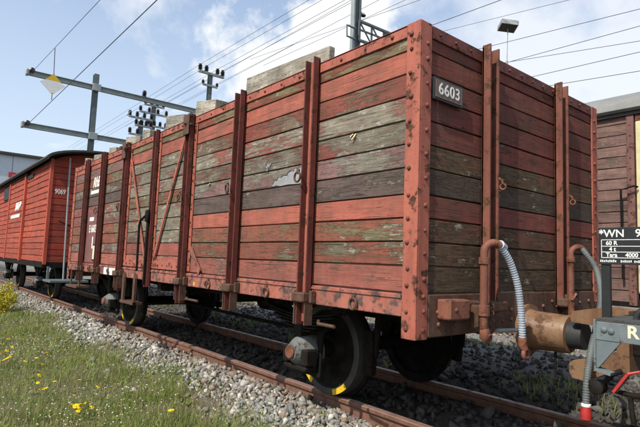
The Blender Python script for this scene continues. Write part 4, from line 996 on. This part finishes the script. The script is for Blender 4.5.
# ------------------------------------------------------------------ verge: grass, flowers, weeds
def blades(x, y, h, w, name, mat, lean=.45, kind_label=None):
    n = len(x); az = rng.uniform(0, 2*math.pi, n); le = rng.normal(0, lean, n)*h; dx, dy = np.cos(az), np.sin(az)
    fx, fy = -dy, dx; z = gz(x, y)-.01
    base = np.stack([x, y, z], -1)
    def P(t, s, k): 
        return base+np.stack([dx*le*k+fx*w*s, dy*le*k+fy*w*s, h*t], -1)
    v = np.stack([P(0,-1,0), P(0,1,0), P(.5,.8,.3), P(.5,-.8,.3), P(1-.15*np.abs(le/h)[:,None][:,0] if False else 1.0, 0, 1)], 1)
    tri = np.array([[0,1,2],[0,2,3],[3,2,4]]); t = tri[None]+(np.arange(n)*5)[:,None,None]
    o = place(fast_mesh(name, v.reshape(-1,3), t.reshape(-1,3), mat), name); o['kind'] = 'stuff'; return o
def verge_density(x, y):
    lim = -.84-.08*np.sin(y*1.3)
    d = np.clip((lim-x)/.5, 0, 1)*(.18+1.1*vnoise(x, y, 1.3, 1)*(.4+.9*vnoise(x, y, 4.1, 2)))
    bare = np.exp(-((x+2.55)**2/.08+(y-2.2)**2/.05))
    return np.clip(d-bare*1.2, 0, 1)
N = 260000
x = rng.uniform(-6.5, -.82, N); y = .9+16*rng.random(N)**1.9
k = rng.random(N) < verge_density(x, y); x, y = x[k], y[k]
clump = vnoise(x, y, 3.1, 5)
h = (.035+.065*clump)*rng.uniform(.45, 1.5, len(x))
o = blades(x, y, h, rng.uniform(.0012, .0028, len(x))*(1+.10*y), 'meadow_grass', 'grass_blade', .55); o['label'] = 'short green and yellowing grass on the verge'; o['category'] = 'grass'
# dry purplish stalks near the ballast edge
N = 26000; x = rng.uniform(-2.4, -.85, N); y = .9+10*rng.random(N)**1.6
k = rng.random(N) < np.clip(vnoise(x, y, 2.0, 11)*1.6-.55, 0, 1)*np.clip((-.85-x)/.15, 0, 1)*np.exp(-np.maximum(-1.25-x, 0)*1.6); x, y = x[k], y[k]
o = blades(x, y, rng.uniform(.04,.16,len(x)), rng.uniform(.0008,.0018,len(x)), 'dry_stalks', 'dry_stalk', .5); o['label'] = 'dry brownish stalks along the edge of the ballast'; o['category'] = 'dry grass'
# stones in the bare patch at the lower left
n = 420; x = rng.normal(-2.55, .20, n); y = rng.normal(2.2, .16, n); s = np.clip(rng.gamma(3, .006, n), .006, .04)
o = rocks(np.stack([x, y, gz(x, y)+.2*s], -1), s, 11, 'bare_patch_gravel'); o['kind'] = 'stuff'; o['label'] = 'pale stones in the bare patch at the lower left of the verge'; o['category'] = 'gravel'
# low weed leaves lying close to the ground
N = 120000; x = rng.uniform(-5.5, -.85, N); y = .9+13*rng.random(N)**1.8
k = rng.random(N) < verge_density(x, y)*.9; x, y = x[k], y[k]; n = len(x)
P = np.stack([x, y, gz(x, y)+rng.uniform(.004, .055, n)], -1); a_ = rng.normal(size=(n,3)); a_[:,2] *= .45; a_ /= np.linalg.norm(a_,axis=1)[:,None]
b_ = rng.normal(size=(n,3)); b_ -= a_*np.sum(a_*b_,1)[:,None]; b_ /= np.linalg.norm(b_,axis=1)[:,None]; s = (rng.uniform(.004,.011,n)*(1+.05*y))[:,None]
v = np.stack([P-a_*s, P+b_*s*.55, P+a_*s, P-b_*s*.55],1)
o = place(fast_mesh('verge_weeds', v.reshape(-1,3), (np.array([[0,1,2],[0,2,3]])[None]+(np.arange(n)*4)[:,None,None]).reshape(-1,3), 'grass_blade'), 'verge_weeds'); o['kind'] = 'stuff'; o['label'] = 'low leafy weeds matted between the grass'; o['category'] = 'weeds'
# broad leaves in rosettes and tall seed stems in clumps
cx_ = rng.uniform(-4.2, -1.15, 330); cy_ = 1.0+8*rng.random(330)**1.6; k = rng.random(330) < verge_density(cx_, cy_); cx_, cy_ = cx_[k], cy_[k]
n = len(cx_)*8; az = rng.uniform(0, 6.283, n); cx8, cy8 = np.repeat(cx_, 8), np.repeat(cy_, 8); Ls = rng.uniform(.025, .065, n)
d_ = np.stack([np.cos(az), np.sin(az), rng.uniform(.15, 1.0, n)], -1); sd_ = np.stack([-np.sin(az), np.cos(az), 0*az], -1)*rng.uniform(.18, .32, n)[:,None]
b0 = np.stack([cx8, cy8, gz(cx8, cy8)+.004], -1); L_ = Ls[:,None]
v = np.stack([b0, b0+d_*L_*.55+sd_*L_, b0+d_*L_*np.array((1,1,.8)), b0+d_*L_*.55-sd_*L_], 1)
o = place(fast_mesh('broad_leaf_weeds', v.reshape(-1,3), (np.array([[0,1,2],[0,2,3]])[None]+(np.arange(n)*4)[:,None,None]).reshape(-1,3), 'grass_blade'), 'broad_leaf_weeds'); o['kind'] = 'stuff'; o['label'] = 'broad leaved weed rosettes in the verge'; o['category'] = 'weeds'
N = 5200; cx_ = rng.uniform(-4.5, -1.2, 160); cy_ = 1.0+9*rng.random(160)**1.5; i_ = rng.integers(0, 160, N); x = cx_[i_]+rng.normal(0, .05, N); y = cy_[i_]+rng.normal(0, .05, N)
o = blades(x, y, rng.uniform(.09,.22,N), rng.uniform(.0010,.0022,N), 'tall_grass_clumps', 'grass_blade', .35); o['label'] = 'taller clumps of grass standing out of the verge'; o['category'] = 'grass'
# sparse weeds in the ballast
x, y = scatter(2600, -1.1, -.66, .4, 14, lambda x, y: vnoise(x, y, 2.7, 8) > .70)
o = blades(x, y, rng.uniform(.03,.09,len(x)), rng.uniform(.002,.004,len(x)), 'ballast_weeds', 'grass_blade', .6); o['label'] = 'green weed tufts growing through the ballast'; o['category'] = 'weeds'
x, y = scatter(14000, .9, 3.6, -1, 12, lambda x, y: vnoise(x, y, 1.7, 4) > .66)
o = blades(x, y, rng.uniform(.03,.11,len(x)), rng.uniform(.003,.006,len(x)), 'yard_weeds', 'grass_blade', .6); o['label'] = 'low green weeds on the gravel behind the wagon'; o['category'] = 'weeds'
# white clover-like heads: many small discs
N = 15000; x = rng.uniform(-5, -1.0, N); y = 1.0+12*rng.random(N)**1.7
k = (rng.random(N) < verge_density(x, y)*np.clip(vnoise(x, y, 1.1, 6)*1.7-.45, 0, 1)); x, y = x[k], y[k]
bv, bf = ico(1); n = len(x); s = rng.uniform(.0045, .0095, n)
v = bv[None]*np.stack([s, s, s*.55], -1)[:,None,:]+np.stack([x, y, gz(x,y)+rng.uniform(.03,.12,n)], -1)[:,None,:]
o = place(fast_mesh('white_flowers', v.reshape(-1,3), (bf[None]+(np.arange(n)*len(bv))[:,None,None]).reshape(-1,3), 'white_petal'), 'white_flowers'); o['kind'] = 'stuff'; o['label'] = 'tiny white flower heads sprinkled through the grass'; o['category'] = 'flowers'
# yellow flowers, one by one
hm = MB()
for k in range(9):
    t = 2*math.pi*k/9; d = np.array((math.cos(t), math.sin(t), 0)); e_ = np.array((-d[1], d[0], 0))
    hm.add([(0,0,.002), d*.011-e_*.0045+(0,0,.004), d*.017+(0,0,.003), d*.011+e_*.0045+(0,0,.004)], [(0,1,2,3)])
hm._lathe([(0,.006),(.004,.006),(.006,.003)], np.array((0,0,.001)), np.array((0,0,1.)), 7)
headm = hm.mesh('flower_head', 'yellow_petal'); stemm = MB().tube([(0,0,-.14),(.003,.002,-.07),(0,0,.001)], .0018, 5).mesh('flower_stem', 'grass_blade')
fpx = [(6,337),(9,340),(4,344),(12,347),(18,343),(6,351),(2,352),(10,358),(6,359),(3,359),(24,362),(22,338),(36,358),(47,353),(42,364),(60,351),(39,375),(38,384),(40,391),(46,389),(55,382),(79,380),(98,387),(74,395),(72,405),(76,407),(80,405),(84,403),(78,412),(92,408),(90,402),(82,409),(171,410),(137,348),(144,357),(73,407),(81,404),(79,408),(43,388),(8,360)]
for u_, v_ in fpx:
    d = ray(u_+random.uniform(-1,1), v_+random.uniform(-1,1)); zt0 = -.22
    for _ in range(4):
        p_ = CAM+d*((zt0-CAM[2])/d[2]); zt0 = float(gz(p_[0], p_[1]))+.125
    if p_[1] > 25: continue
    f_ = thing('yellow_flower', 'small yellow flower standing in the grass verge', 'flower', (p_[0], p_[1], zt0-.13), 'yellow flowers in the verge')
    sc_ = random.uniform(1.1, 1.8)
    q = Matrix.Translation((p_[0], p_[1], zt0)) @ Matrix.Rotation(random.uniform(-.5,.5), 4, 'X') @ Matrix.Rotation(random.uniform(-.5,.5), 4, 'Y')
    place(headm, 'flower_head', f_, q @ Matrix.Scale(sc_, 4)); place(stemm, 'flower_stem', f_, Matrix.Translation((p_[0], p_[1], zt0)))
# yellow flowering bush at the left edge
pb = onx(4, 285, -1.55); bc = np.array((pb[0], pb[1], float(gz(pb[0], pb[1]))))
bu = thing('yellow_bush', 'bushy plant covered in yellow flowers by the boxcar wheels', 'bush', tuple(bc))
st = MB()
for k in range(14): 
    a_ = random.uniform(0,6.28); st.tube([bc, bc+np.array((math.cos(a_)*.12, math.sin(a_)*.2, .3)), bc+np.array((math.cos(a_)*.2, math.sin(a_)*.36, random.uniform(.3,.62)))], [.01,.007,.003], 5)
st.build('stems', 'grass_blade', bu)
n = 2200; P = rng.normal(size=(n,3)); P /= np.linalg.norm(P,axis=1)[:,None]; P *= rng.random((n,1))**.5*np.array((.26,.48,.26)); P += bc+np.array((0,0,.34))
P[:,2] += .12*np.sin(P[:,1]*9)+.06*np.sin(P[:,0]*17)
a_ = rng.normal(size=(n,3)); a_ /= np.linalg.norm(a_,axis=1)[:,None]; b_ = rng.normal(size=(n,3)); b_ -= a_*np.sum(a_*b_,1)[:,None]; b_ /= np.linalg.norm(b_,axis=1)[:,None]
s = rng.uniform(.014,.028,(n,1)); v = np.stack([P-a_*s, P+b_*s*.6, P+a_*s, P-b_*s*.6],1)
o = place(fast_mesh('foliage', v.reshape(-1,3), (np.array([[0,1,2],[0,2,3]])[None]+(np.arange(n)*4)[:,None,None]).reshape(-1,3), 'bush_leaf'), 'foliage', bu); o['kind'] = 'stuff'
